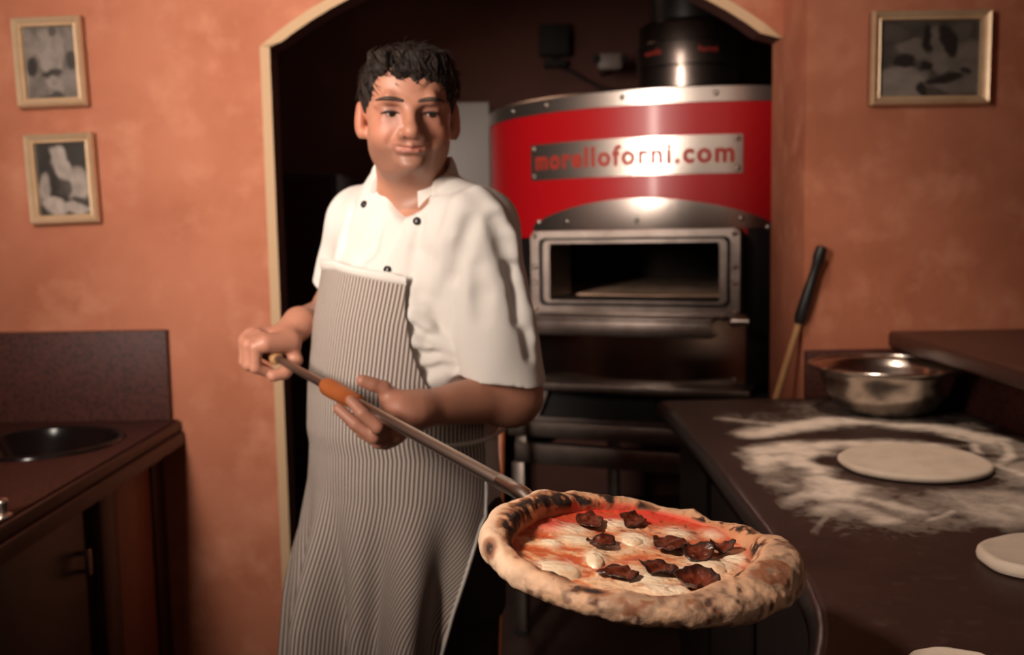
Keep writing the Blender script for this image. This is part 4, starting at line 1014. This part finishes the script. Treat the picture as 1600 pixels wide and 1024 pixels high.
# lapel: the front on the man's left lies over the other, its edge runs down from the collar
lp = on_surf(J, [(662,312),(648,337),(630,364),(613,393),(602,420),(598,450)])
lz = np.array([p[2] for p in lp]); ll = np.array([(p-TC)@LD for p in lp]); o_ = np.argsort(lz)
sl, X = J.region([-.46,1.46,1.28], [.1,1.85,1.45])
lx_ = (X[0]-f32(TC[0]))*f32(LD[0])+(X[1]-f32(TC[1]))*f32(LD[1]); fx_ = (X[0]-f32(TC[0]))*f32(FD[0])+(X[1]-f32(TC[1]))*f32(FD[1])
s_ = lx_ - np.interp(X[2], lz[o_], ll[o_]).astype(f32)
J.D[sl] -= ((.0055*sstep(-.002,.003,s_)*np.exp(-np.maximum(s_,0)/.05) - .004*np.exp(-((s_+.006)/.005)**2))*(fx_ > .03)).astype(f32)
def groove(path, r, depth, k=.012): crease(path, r, k, 'sub', r-depth)
def ridge(path, r, hgt, k=.014): crease(path, r, k, 'add', -(r-hgt))
groove([(657,345),(647,390),(640,430)], .005, .002)
# armhole seam and sleeve folds
groove([(704,362),(696,420),(691,470),(693,520),(701,550)], .012, .007, .02)
ridge([(716,370),(708,420),(704,470),(706,520)], .014, .006, .03)
groove([(735,345),(718,395),(708,430)], .010, .005, .02)
ridge([(643,496),(668,516),(690,534),(706,550)], .010, .006)
groove([(645,512),(668,530),(690,546)], .008, .005)
ridge([(644,538),(675,545),(706,553)], .012, .008)
groove([(648,556),(680,560),(710,562)], .008, .006)
ridge([(650,570),(685,569),(714,568)], .011, .007)
groove([(652,588),(690,578),(712,574)], .008, .006)
ridge([(656,602),(690,588)], .010, .006)
ridge([(745,302),(775,332),(793,370),(800,400)], .010, .004, .02)
groove([(775,345),(792,385),(798,420)], .010, .005, .02)
groove([(796,420),(808,460),(812,500)], .010, .006, .016)
ridge([(812,440),(822,490),(828,530)], .009, .004, .016)
groove([(822,520),(830,555)], .008, .004)
groove([(745,420),(752,460),(748,495)], .012, .003, .02)
groove([(545,330),(532,380),(522,410)], .010, .005, .02)
groove([(592,345),(576,385),(560,405)], .009, .004, .02)
groove([(690,330),(672,400),(660,455)], .012, .005, .02)
ridge([(720,320),(690,380),(675,440)], .012, .004, .03)
# broad cloth undulation
sl, X = J.region(); J.D += (f32(.0016)*(np.sin(X[0]*31+X[2]*19)*np.sin(X[1]*27-X[2]*13+1)+np.sin(X[0]*57-X[2]*33+2)*np.sin(X[1]*49+.5))).astype(f32)
V, Fc = nets(J.D, J.lo, JV, 1)
jk = mesh('chef_jacket', (V, Fc), M_cloth, man, label='white short-sleeved double-breasted chef jacket')
print('jacket', len(V))
for px, py in ((570,320),(652,346),(606,422)):
    p = J.cast(px, py, 1.35)
    if p is None: continue
    e = .004; n_ = np.array([J.sample(p+np.eye(3)[i]*.008)-J.sample(p-np.eye(3)[i]*.008) for i in range(3)]); n_ = n_/np.linalg.norm(n_)
    u_, w_ = frame(n_); M4 = Matrix((u_, w_, Vector(n_))).transposed().to_4x4(); M4.translation = Vector(p+n_*.001)
    mesh('button', xf(lathe([(.0005,.005),(.004,.005),(.0062,.0035),(.0068,.001),(.0068,-.002)], (0,0,0), 16), M4), M_button, jk, label='small black button')
# stand collar
NCc = P(648, 300, 1.762); col = []
cx, cy = NCc[0], NCc[1]
phis = np.linspace(math.radians(8), math.radians(292), 48)            # measured from the opening, going round the back
f_ang = math.atan2(-.90, .02)                                           # direction of the opening
prof = []
for k, ph in enumerate(phis):
    a = f_ang + ph; dx, dy = math.cos(a), math.sin(a)
    bk = (1-math.cos(ph))/2                                             # 0 front .. 1 back
    R_ = .0745 + .003*(1-bk); zb_ = 1.438 + .046*min(1, 1.9*bk) + .010*bk; hh = .030 + .006*bk
    if ph > math.radians(200): hh *= 1-.3*(ph-math.radians(200))/math.radians(92)
    row = [(R_-.003,-.008),(R_+.004,-.006),(R_+.004-.006,hh*.6),(R_-.008,hh),(R_-.012,hh),(R_-.009,hh*.5),(R_-.008,0)]
    prof.append([(cx+dx*r*1.0, cy+dy*r*1.02, zb_+z) for r, z in row])
m_ = len(prof[0]); V = [p for r in prof for p in r]; Fc = [(i*m_+j, (i+1)*m_+j, (i+1)*m_+(j+1) % m_, i*m_+(j+1) % m_) for i in range(len(prof)-1) for j in range(m_)]
Fc += [tuple(range(m_))[::-1], tuple((len(prof)-1)*m_+j for j in range(m_))]
mesh('collar', (V, Fc), M_cloth, jk, sharp=60)

# ---- apron: bib and skirt follow the body, stripes run down the cloth
def apron_center(z):
    return np.array([np.interp(z, TZ, TA), np.interp(z, TZ, TB), np.interp(z, TZ, TF)])
def apron_pt(th, z, out=.009):
    "th: 0 = straight ahead of the man, + towards his left"
    A, Bq, O = apron_center(max(z, .95))
    dn = max(0., 1.02-z)                                                  # hanging part
    A = A + .020*min(1, dn/.2) + .03*dn; Bq = Bq + .010 + .10*dn*0; O = O + .085*dn + .03*min(1, dn/.3)
    g = out
    if z < 1.0:
        w = sstep(1.0, .72, z)
        g += .026*w*(math.sin(th*7.0+1.0+1.2*(1-z)) + .6*math.sin(th*12.3+2.1-2*(1-z)) )*.8
        g += -.044*w*math.exp(-((th-.10-.35*(1.0-z))/.13)**2) - .022*w*math.exp(-((th-.62-.2*(1.0-z))/.12)**2) + .012*w*math.exp(-((th+.22)/.12)**2)
    A += g; Bq += g
    p = TC + LD*(A*math.sin(th)) + FD*(O + Bq*math.cos(th)); return np.array([p[0], p[1], z])
def theta_for(px, z, lo_=-.4, hi_=1.75):
    t = np.linspace(lo_, hi_, 260); x = np.array([proj(apron_pt(a, z))[0] for a in t]); k = np.argmax(x); x = x[:k+1]; t = t[:k+1]
    return float(np.interp(px, x, t)) if px < x[-1] else float(t[-1])
rows_z = np.linspace(.50, 1.331, 130)
# right-hand edge of the cloth as photographed, by picture row
ey = [430,470,500,540,570,600,640,660,700,760,820,900,960,1024,1100,1200]; ex = [634,632,636,640,650,664,700,790,790,790,752,728,708,690,668,640]
def row_y(z, th): return proj(apron_pt(th, z))[1]
GA = []; UVS = []; NU = 150
zt_ = None
for z in rows_z:
    th = .5
    for _ in range(3):
        y_ = row_y(z, th); th = theta_for(float(np.interp(y_, ey, ex)), z)
    if z < 1.10 and z > .86: th = max(th, 1.25)
    thL = -1.35 if z < 1.10 else -1.35+.55*min(1, (z-1.10)/.22)
    tt = np.linspace(thL, th, NU)
    pts = np.array([apron_pt(a, z) for a in tt]); GA.append(pts)
    arc = np.concatenate([[0], np.cumsum(np.linalg.norm(np.diff(pts, axis=0), axis=1))]); arc = np.concatenate([[0], np.cumsum(np.linalg.norm(np.diff(pts, axis=0), axis=1)*np.interp(tt[1:], [-1.35,-.85,-.05], [.30,.36,1.0]))]); i0 = np.interp(-.15, tt, arc)
    UVS.append(np.stack([arc-i0, np.full(NU, z)], -1))
GA = np.array(GA); UVS = np.array(UVS)
# the bib's top edge dips towards the man's left
tilt = np.interp(np.arange(NU)/(NU-1), [0,.45,1], [0,.004,-.020])
w_ = sstep(1.2, 1.331, GA[:,:,2]); GA[:,:,2] += w_*tilt[None,:]
nv = len(GA); n2 = NU*nv; front_ = GA.reshape(-1,3); ctr = TC + FD*.02
inn = front_.copy(); dirv = inn[:,:2]-ctr[:2]; dirv /= np.linalg.norm(dirv,axis=1)[:,None]; inn[:,:2] -= dirv*.0025
fA = gridfaces(NU, nv); fB = fA[:, ::-1] + n2
idx = np.arange(n2).reshape(nv, NU); bl = np.concatenate([idx[0,:], idx[1:,-1], idx[-1,-2::-1], idx[-2:0:-1,0]]); bn = np.roll(bl, -1)
fr_ = np.stack([bl, bl+n2, bn+n2, bn], -1)
ap = mesh('apron', (np.concatenate([front_, inn]), np.concatenate([fA, fB, fr_])), M_apron, man, uvs=np.concatenate([UVS.reshape(-1,2)]*2), label='grey and white pin-striped bib apron')
# white turned-over band along the top of the bib
V = []; nb = 60
for k in range(nb+1):
    u = k/nb; j = u*(NU-1); p = GA[-1, int(round(j))]; d_ = p[:2]-ctr[:2]; d_ = d_/np.linalg.norm(d_)
    hgt = .015*(.75+.35*math.sin(u*7+.6)*.6+.25*math.sin(math.pi*u)) * (1 if u < .95 else .8)
    for a, b in ((.000,-.004),(.002,-.003),(.0035,hgt*.45),(.0025,hgt),(-.001,hgt*.95),(-.002,0)): V.append((p[0]+d_[0]*a, p[1]+d_[1]*a, p[2]+b))
Fc = [(k*6+j, (k+1)*6+j, (k+1)*6+(j+1) % 6, k*6+(j+1) % 6) for k in range(nb) for j in range(6)] + [tuple(range(6))[::-1], tuple(nb*6+j for j in range(6))]
mesh('bib_band', (V, Fc), M_cloth, ap, label='white turned-over band at the top of the bib')
# hem piping on the skirt's open edge, and the waist string
hp_ = [GA[i, -1] for i in range(0, int(nv*.58))]
mesh('edge_hem', tube([tuple(p) for p in hp_], .0032, 8), M_cloth, ap, label='pale hem on the open edge')
ws = [apron_pt(a, 1.045+.004*math.sin(3*a), .006) for a in np.linspace(1.2, 2*math.pi-1.35, 40)]
mesh('waist_string', tube([tuple(p) for p in ws], .005, 8), M_cloth, ap, label='white apron string round the waist')
# neck strap
# ---- trousers and shoes
hipL = TC + LD*.085 + [0,0,.86]; hipR = TC - LD*.085 + [0,0,.86]
anL = np.array([TC[0]+LD[0]*.12, TC[1]+LD[1]*.12+.02, .07]); anR = np.array([TC[0]-LD[0]*.11, TC[1]-LD[1]*.11+.02, .07])
T = Field([-.50,1.45,.03], [.12,2.15,1.0], .008)
for h_, a_ in ((hipL, anL), (hipR, anR)):
    kn_ = (h_+a_)/2 + FD*.015 + [0,0,.03]
    T.apply('add', capb(h_, kn_, .093, .075), .03); T.apply('add', capb(kn_, a_, .075, .060), .03)
sl, X = T.region([-.5,1.45,.72],[.12,2.15,1.0]); T.D[sl] = smin(T.D[sl], np.maximum(torso(-.012)(X), X[2]-f32(.98)).astype(f32), .05)
V, Fc = nets(T.D, T.lo, .008, 2)
mesh('trousers', (V, Fc), M_trouser, man, label='dark trousers')
for a_ in (anL, anR):
    S = Field(a_+np.array([-.2,-.2,-.075]), a_+np.array([.2,.2,.08]), .006)
    tdir = FD*.9+np.array([.25,-.1,0]); tdir /= np.linalg.norm(tdir)
    S.apply('add', capb(a_+np.array([0,0,-.03])-tdir*.02, a_+tdir*.15+np.array([0,0,-.035]), .042, .036), .03); S.apply('add', capb(a_+np.array([0,0,-.03]), a_+np.array([0,0,.03]), .045, .045), .03)
    sl, X = S.region(); S.D = np.maximum(S.D, f32(.002)-X[2]).astype(f32)
    V, Fc = nets(S.D, S.lo, .006, 2); V[:,2] = np.maximum(V[:,2], .001)
    mesh('shoe', (V, Fc), M_shoe, man, label='black shoe')
# ---------------------------------------------------------------- peel
BL = np.array([.1275, 1.0, 1.0659]); nP = np.array([.1012,-.0366,1.0]); nP /= np.linalg.norm(nP)
e1 = np.array([1.,0,0]); e1 -= nP*(e1@nP); e1 /= np.linalg.norm(e1); e2 = np.cross(nP, e1)
def pl(u, v, h): return BL + e1*u + e2*v + nP*h
HB = -.0175                                                  # underside of the pizza
end = PA - PU*.03
pe = empty('pizza_peel', tuple(PA*.5+PB*.5), 'long steel pizza peel held in both hands of the man', 'peel')
blade_c = pl(0, 0, HB-.0025)
bl_pts = lathe([(.0005,.0012),(.118,.0012),(.121,0),(.118,-.0012),(.0005,-.0012)], (0,0,0), 72)
MB4 = Matrix([list(e1)+[0], list(e2)+[0], list(nP)+[0], [0,0,0,1]]).transposed(); MB4 = Matrix(((e1[0],e2[0],nP[0],blade_c[0]),(e1[1],e2[1],nP[1],blade_c[1]),(e1[2],e2[2],nP[2],blade_c[2]),(0,0,0,1)))
mesh('blade', xf(bl_pts, MB4), M_steelplain, pe, sharp=40, label='round steel blade under the pizza')
# socket from the blade's rim to the shaft
rim = pl(*( (lambda w: (w[0], w[1]))( [ (PB-BL)@e1, (PB-BL)@e2 ]/np.linalg.norm([(PB-BL)@e1, (PB-BL)@e2])*.105 )), HB-.006)
tip = PB - PU*.02
mesh('socket', tube([tuple(tip-PU*.03), tuple(tip+PU*.02), tuple(tip*.45+rim*.55), tuple(rim)], [.0095,.0095,.008,.004], 14), M_steelplain, pe)
g0 = on_axis(508); g1 = on_axis(560)
mesh('shaft', tube([tuple(end), tuple(PA+PU*.25), tuple(tip)], [.0067,.0074,.0088], 20), M_shaft, pe, sharp=60, label='steel tube shaft')
L_ = np.linalg.norm(g1-g0); uu = (g1-g0)/L_
mesh('sliding_grip', tube([tuple(g0+uu*L_*t) for t in (0,.03,.1,.3,.6,.85,.97,1)], [.0095,.0130,.0148,.0152,.0143,.0132,.0125,.0095], 20), M_orange, pe, sharp=60, label='orange-brown wooden sliding grip')
h0 = PA - PU*.085; h1 = PA + PU*.026
mesh('end_grip', tube([tuple(h0+(h1-h0)*t) for t in (0,.05,.3,.7,.95,1)], [.008,.0125,.0135,.0125,.0115,.009], 18), M_lightwood, pe, sharp=60, label='pale wooden end grip')

# ---------------------------------------------------------------- pizza
pz = empty('pizza', tuple(pl(0,0,HB)), 'baked salami and mozzarella pizza with charred puffy crust on the peel', 'pizza')
def pzuv(px, py, h=-.004):
    v = CF + CR*(px-800)/FPX - CU*(py-512)/FPX; o_ = BL+nP*h; t = ((o_-CAM)@nP)/(v@nP); w = CAM+v*t-o_; return w@e1, w@e2
NT = 560
th = np.linspace(0, 2*math.pi, NT, endpoint=False); dg = np.degrees(th)
def per(xs, ys): return np.interp(dg, list(xs)+[360+xs[0]], list(ys)+[ys[0]]) if xs[0] == 0 else None
cs, sn_ = np.cos(th), np.sin(th)
nz1 = fbm(cs*3+9, sn_*3+4, 1., 3)-.5; nz2 = fbm(cs*8+2, sn_*8+1, 5., 3)-.5
# rim outline, width and height by direction (0 = right, 90 = away, 180 = left, 270 = near)
RR = .162 + per([0,30,60,90,120,150,180,210,240,270,300,330],[.001,-.004,-.003,.001,.002,.000,.001,.001,-.002,-.001,.000,.002]) + .006*nz1 + .002*nz2
WW = per([0,20,45,75,100,130,160,190,215,240,270,300,320,340],[.046,.034,.022,.022,.026,.034,.036,.030,.030,.031,.036,.050,.056,.052]) + .008*nz1
HH = per([0,20,45,75,100,130,160,190,215,240,270,300,320,340],[.040,.030,.019,.021,.027,.035,.036,.030,.025,.024,.0255,.031,.038,.042]) + .006*nz2
k9 = np.ones(15)/15
sm = lambda a: np.convolve(np.concatenate([a[-7:], a, a[:7]]), k9, 'valid')
RR, WW, HH = sm(RR), sm(WW), sm(HH)
TOPH = HB + .0095                                            # level of the sauce above BL plane
s = np.linspace(0, 1, 90)
# section of the rim: from the sauce, up the inner wall, over the top, down the outer wall, underneath
ang = np.interp(s, [0,.36,.62,.86,1], [math.pi*1.02, math.pi*.60, math.pi*.18, -math.pi*.32, -math.pi*.5])
Rm = np.zeros((len(s), NT)); Hm = np.zeros_like(Rm)
for i, a in enumerate(ang):
    ca, sa = math.cos(a), math.sin(a); ca = math.copysign(abs(ca)**.85, ca); sa = math.copysign(abs(sa)**.9, sa)
    Rm[i] = (RR-WW/2) + WW/2*ca
    Hm[i] = np.where(sa >= 0, HB + .013 + (HH-.013)*sa, HB + .013 + .013*sa) if True else 0
TH, Sg = np.meshgrid(th, s)
bx, by = Rm*np.cos(TH), Rm*np.sin(TH)
bub = fbm(bx*38, by*38, Hm*38, 3)-.5; bub2 = fbm(bx*110, by*110, Hm*110, 3)-.5; lump = vnoise(bx*22+5, by*22+3, Hm*20)-.5
wt = np.sin(np.clip(Sg, 0, 1)*math.pi)**.5*(ang > -math.pi*.45)[:,None]
disp = (.0095*bub + .0022*bub2 + .004*lump)*wt
# blisters
for (deg, ss, ra, amp) in [(172,.24,.020,.007),(150,.22,.016,.005),(228,.36,.015,.006),(2,.30,.016,.006),(345,.55,.03,.004),(196,.5,.02,.003),(300,.5,.028,.004),(262,.6,.02,.003),(120,.22,.014,.004),(100,.25,.012,.004)]:
    d_ = np.sqrt(((np.degrees(TH)-deg+180) % 360-180)**2*(math.pi/180*.145)**2 + ((Sg-ss)*.09)**2); disp += amp*np.exp(-(d_/ra)**2)*wt
na = np.array([math.cos(a) for a in ang])[:,None]; nh = np.array([math.sin(a) for a in ang])[:,None]
Rm = Rm + disp*na; Hm = Hm + disp*nh
X_, Y_ = Rm*np.cos(TH), Rm*np.sin(TH)
Vr = BL + X_[...,None]*e1 + Y_[...,None]*e2 + Hm[...,None]*nP
fr2 = gridfaces(NT, len(s), True)
# bottom disc closes the base
nb_ = len(s)*NT; V = np.concatenate([Vr.reshape(-1,3), [pl(0,0,HB)]]); ring = (len(s)-1)*NT+np.arange(NT)
quads = [tuple(q) for q in fr2] + [(int(ring[k]), nb_, int(ring[(k+1) % NT])) for k in range(NT)]
# crust colours: baked dough, browned inside, charred blisters and leopard spots
D_ = np.degrees(TH); S_ = Sg
f1 = fbm(X_*26+3, Y_*26+7, Hm*26, 4); f2 = fbm(X_*75, Y_*75, Hm*75+2, 3); f3 = fbm(X_*170, Y_*170, Hm*170+5, 3); streak = fbm(TH*13, S_*2.4, 3., 3)
def bump_(a, b, w): return np.exp(-(((D_-a+180) % 360-180)/w)**2)*np.exp(-((S_-b[0])/b[1])**2)
base = np.array([.62,.385,.24])
c = np.ones(X_.shape+(3,))*base*(.72+.50*f1)[...,None]
def mixc(c, t, m): return c + (np.array(m)-c)*np.clip(t,0,1)[...,None]
inner = sstep(.50,.22,S_)
left_back = sstep(60,90,D_)*sstep(226,200,D_); rightback = sstep(80,50,D_)*sstep(2,14,D_)
streak2 = fbm(TH*11+2.5*fbm(X_*30,Y_*30,Hm*30,2), S_*1.6, 7., 4)
# pale floury outside, browned inner wall
c = mixc(c, sstep(.36,.6,S_)*sstep(100,130,D_)*sstep(235,205,D_)*.5, (.78,.62,.47))
c = mixc(c, inner*(.6+.9*(f1-.45))*np.clip(left_back+.8*rightback+.35, 0, 1), (.52,.20,.075))
red = np.exp(-((S_-.10)/.11)**2)*sstep(25,60,D_)*sstep(150,118,D_)
c = mixc(c, red*.95, (.60,.075,.04)); c = mixc(c, sstep(.12,.0,S_)*.8*sstep(.35,.5,f2), (.52,.09,.035))
c = mixc(c, sstep(.50,.64,f1)*.5*(.4+.6*inner), (.36,.15,.065))
# char on the inner wall and crest, drawn into streaks
ch = left_back*np.exp(-((S_-.25)/.17)**4)*sstep(.46,.60,streak2*.55+f2*.30+f3*.2+.02)*1.1
ch = np.maximum(ch, bump_(169,(.25,.12),9)*sstep(.28,.50,f2*.6+f3*.4+.08)*1.2); ch = np.maximum(ch, bump_(183,(.20,.12),6)*sstep(.34,.52,f2*.6+f3*.4+.05))
ch = np.maximum(ch, 1.2*bump_(227,(.34,.075),8)*sstep(.22,.42,f2*.7+f3*.3+.06)); ch = np.maximum(ch, 1.1*bump_(246,(.44,.08),6)*sstep(.28,.46,f2))
ch = np.maximum(ch, sstep(14,24,D_)*sstep(66,54,D_)*np.exp(-((S_-.34)/.16)**2)*sstep(.45,.60,f2*.6+f3*.4))
ch = np.maximum(ch, 1.1*(bump_(2,(.18,.14),9)+bump_(352,(.18,.12),6))*sstep(.42,.58,f2*.55+f3*.45))
ch = np.maximum(ch, .9*sstep(290,306,D_)*sstep(348,334,D_)*np.exp(-((S_-.25)/.05)**2)*sstep(.35,.5,f2))
ch = np.maximum(ch, sstep(248,256,D_)*sstep(300,290,D_)*np.exp(-((S_-.22)/.03)**2)*.7*sstep(.4,.5,f2))
ch = np.maximum(ch, bump_(196,(.62,.1),4)*sstep(.3,.42,f2))
# leopard spots on the outside of the near crust
nearo = sstep(.30,.42,S_)*np.clip(sstep(205,235,D_) + sstep(15,0,D_), 0, 1)
sp1 = fbm(X_*40+11, Y_*40+2, Hm*55+1, 2); sp2 = fbm(X_*95+4, Y_*95+1, Hm*95+3, 2)
c = mixc(c, nearo*sstep(.42,.60,sp1)*.62, (.20,.125,.085)); c = mixc(c, nearo*sstep(.60,.44,f1)*.25, (.34,.19,.11))
c = mixc(c, nearo*sstep(.57,.68,sp2)*.7, (.13,.075,.05))
ch = np.maximum(ch, nearo*sstep(.62,.72,sp1)*.55*sstep(.35,.5,f2)); ch = np.maximum(ch, nearo*sstep(.70,.78,sp2)*.8)
ch = np.maximum(ch, sstep(.45,.6,S_)*(1-nearo)*sstep(.70,.78,sp2)*.6)
c = mixc(c, sstep(.02,.45,ch)*.85, (.23,.075,.028)); c = mixc(c, sstep(.40,.95,ch+.25*(f3-.5)), (.022,.011,.008))
c = mixc(c, sstep(.4,.6,S_)*sstep(.52,.68,f3)*.22*(1-np.clip(ch,0,1)), (.76,.58,.42))
cc = np.concatenate([np.clip(c,.008,1).reshape(-1,3), [[.3,.2,.12]]])
mesh('crust', (V, quads), M_crust, pz, cols=cc, label='puffy charred pizza crust')

# sauce and melted cheese
NRr = 170; r_ = np.linspace(0, 1, NRr); TH, Rg = np.meshgrid(th, r_)
Rin = (RR-WW*.80)[None,:]; rad = Rg*Rin; X_, Y_ = rad*np.cos(TH), rad*np.sin(TH)
edge_ = sstep(.80,1.0,Rg)
flow = fbm(X_*32 + 2.5*fbm(X_*34,Y_*34,2.), Y_*74 + 2.5*fbm(X_*30+4,Y_*30,7.), 1., 4); fine = fbm(X_*140, Y_*190, 4., 3); blot = fbm(X_*18+5, Y_*24+8, 6., 3)
hgt = TOPH + .0035*(flow-.5) + .0015*(fine-.5) + .004*edge_ + .003*(blot-.5)
blobs = [(866,888,.024,.010),(930,872,.012,.010),(992,845,.019,.012),(1110,883,.030,.012),(1075,900,.02,.012),(1000,905,.03,.012),(880,826,.03,.010),(960,820,.024,.010),(1120,838,.018,.008),(1060,835,.02,.010),(900,845,.02,.008),(1040,925,.03,.01),(860,850,.012,.006),(1150,875,.016,.010),(1010,800,.012,.008)]
cheese = np.zeros_like(X_)
for px, py, ru, rv in blobs:
    u0, v0 = pzuv(px, py, TOPH); dd = np.sqrt(((X_-u0)/ru)**2+((Y_-v0)/(rv*2.0))**2)*(.65+.75*flow); cheese = np.maximum(cheese, np.exp(-dd**3))
hgt += .0030*cheese
V = BL + X_[...,None]*e1 + Y_[...,None]*e2 + hgt[...,None]*nP
c = np.ones(X_.shape+(3,))*np.array([.60,.18,.07])
c = mixc(c, sstep(.42,.60,flow), (.70,.38,.20)); c = mixc(c, sstep(.60,.72,flow)*.7, (.78,.55,.36)); c = mixc(c, sstep(.47,.32,flow)*.85, (.48,.085,.03))
c = mixc(c, sstep(.52,.66,blot)*.6, (.55,.115,.04))
c = mixc(c, cheese*sstep(.30,.5,flow+.12+.4*cheese-.15), (.84,.68,.48))
c = mixc(c, sstep(.5,.9,cheese)*.6, (.86,.72,.54))
c = mixc(c, edge_*sstep(.3,.5,blot+.05)*.85, (.56,.06,.025))
backred = sstep(.62,.85,Rg)*sstep(35,65,np.degrees(TH))*sstep(165,140,np.degrees(TH)); c = mixc(c, backred*.9*sstep(.25,.45,flow), (.62,.045,.03))
c = mixc(c, sstep(.64,.74,fine)*.45, (.36,.09,.03))
herb = sstep(.80,.9,vnoise(X_*150+3,Y_*150+9,1.))*sstep(.5,.6,blot); c = mixc(c, herb*.7, (.10,.035,.015))
mesh('topping', (V.reshape(-1,3), gridfaces(NT, NRr, True)), M_top, pz, cols=np.clip(c,.01,1).reshape(-1,3), label='melted cheese and tomato sauce')

def topz(u, v): return TOPH + .002
def slice_(px, py, wpx, hpx, rot, cup, seed, dark=.5, crop=None):
    u0, v0 = pzuv(px, py, TOPH+.006); d_ = 1.0/FPX; ru = wpx/2*d_*.95; rv = hpx/2*d_*2.4
    nr, na = 14, 48; V = []; C = []
    g = np.linspace(0,1,nr); A = np.linspace(0,2*math.pi,na,endpoint=False)
    for side in (1, 0):
        for q_ in g:
            for a in A:
                w = 1+.26*(float(vnoise(math.cos(a)*1.6+seed, math.sin(a)*1.6+seed*2))*2-1)+.05*(float(vnoise(math.cos(a)*6+seed, math.sin(a)*6))*2-1)
                x = ru*q_*w*math.cos(a); y = rv*q_*w*math.sin(a)
                xr = x*math.cos(rot)-y*math.sin(rot); yr = x*math.sin(rot)+y*math.cos(rot)
                lift = cup*q_**2.2*(.02+1.0*float(vnoise(math.cos(a)*1.0+seed*3, math.sin(a)*1.0+1)))+.0042*(float(vnoise(x*210+seed, y*210))-.5)+(.0012*(float(vnoise(a*7+seed,q_*3))-.5) if q_ > .7 else 0)
                h = TOPH+.0022+lift+(.0016 if side else 0)*(1 if q_ < .97 else .4)
                V.append(pl(u0+xr, v0+yr, h))
                n1 = float(fbm(x*150+seed, y*150, seed, 3)); e = sstep(.62,.98,q_+.25*(n1-.5))*(dark+.5)
                k = np.array([.115,.022,.010])*(.30+1.3*n1); k = k + (np.array([.020,.009,.007])-k)*min(1, float(e)); C.append(k)
    Fc = []
    for sd in (0,1):
        o_ = sd*nr*na
        for i in range(nr-1):
            for j in range(na):
                q_ = (o_+i*na+j, o_+i*na+(j+1) % na, o_+(i+1)*na+(j+1) % na, o_+(i+1)*na+j); Fc.append(q_ if sd == 0 else q_[::-1])
    for j in range(na): a_ = (nr-1)*na; Fc.append((a_+j, a_+(j+1) % na, nr*na+a_+(j+1) % na, nr*na+a_+j))
    mesh('salami_slice', (V, Fc), M_salami, pz, cols=np.array(C))
slice_(921,813,54,34,.1,.006,1.3,.2); slice_(990,812,50,30,-.1,.007,2.7,.3); slice_(940,846,56,20,.15,.009,3.9,.7)
slice_(1046,848,62,34,.05,.007,4.4,.4); slice_(1090,864,66,22,-.35,.014,5.2,.7); slice_(1128,856,44,22,.2,.013,6.6,.8)
slice_(968,893,62,22,-.2,.006,7.7,.5); slice_(1029,888,62,22,.15,.012,8.3,.8); slice_(1090,912,64,36,.1,.015,9.1,.5)
def mozz(px, py, wpx, hpx, h, seed):
    u0, v0 = pzuv(px, py, TOPH+.003); ru = wpx/2/FPX; rv = hpx/2/FPX*2.4; V = []; n, m_ = 36, 10
    for i in range(m_+1):
        q_ = i/m_
        for j in range(n):
            a = 2*math.pi*j/n; w = 1+.25*(float(vnoise(math.cos(a)*1.3+seed, math.sin(a)*1.3))*2-1)
            V.append(pl(u0+ru*q_*w*math.cos(a), v0+rv*q_*w*math.sin(a), TOPH+.0005+h*max(0,1-q_**2.4)+.0012*float(vnoise(q_*4*math.cos(a)+seed, q_*4*math.sin(a)))-(.002 if i == m_ else 0)))
    Fc = [(i*n+j, i*n+(j+1) % n, (i+1)*n+(j+1) % n, (i+1)*n+j) for i in range(m_) for j in range(n)]
    mesh('mozzarella_piece', (V, Fc), M_mozz, pz, label='melted white mozzarella piece')
mozz(868,888,72,26,.0035,1.1); mozz(930,872,30,24,.0038,2.2); mozz(990,844,36,18,.0035,3.1); mozz(1112,884,56,24,.0045,4.5)
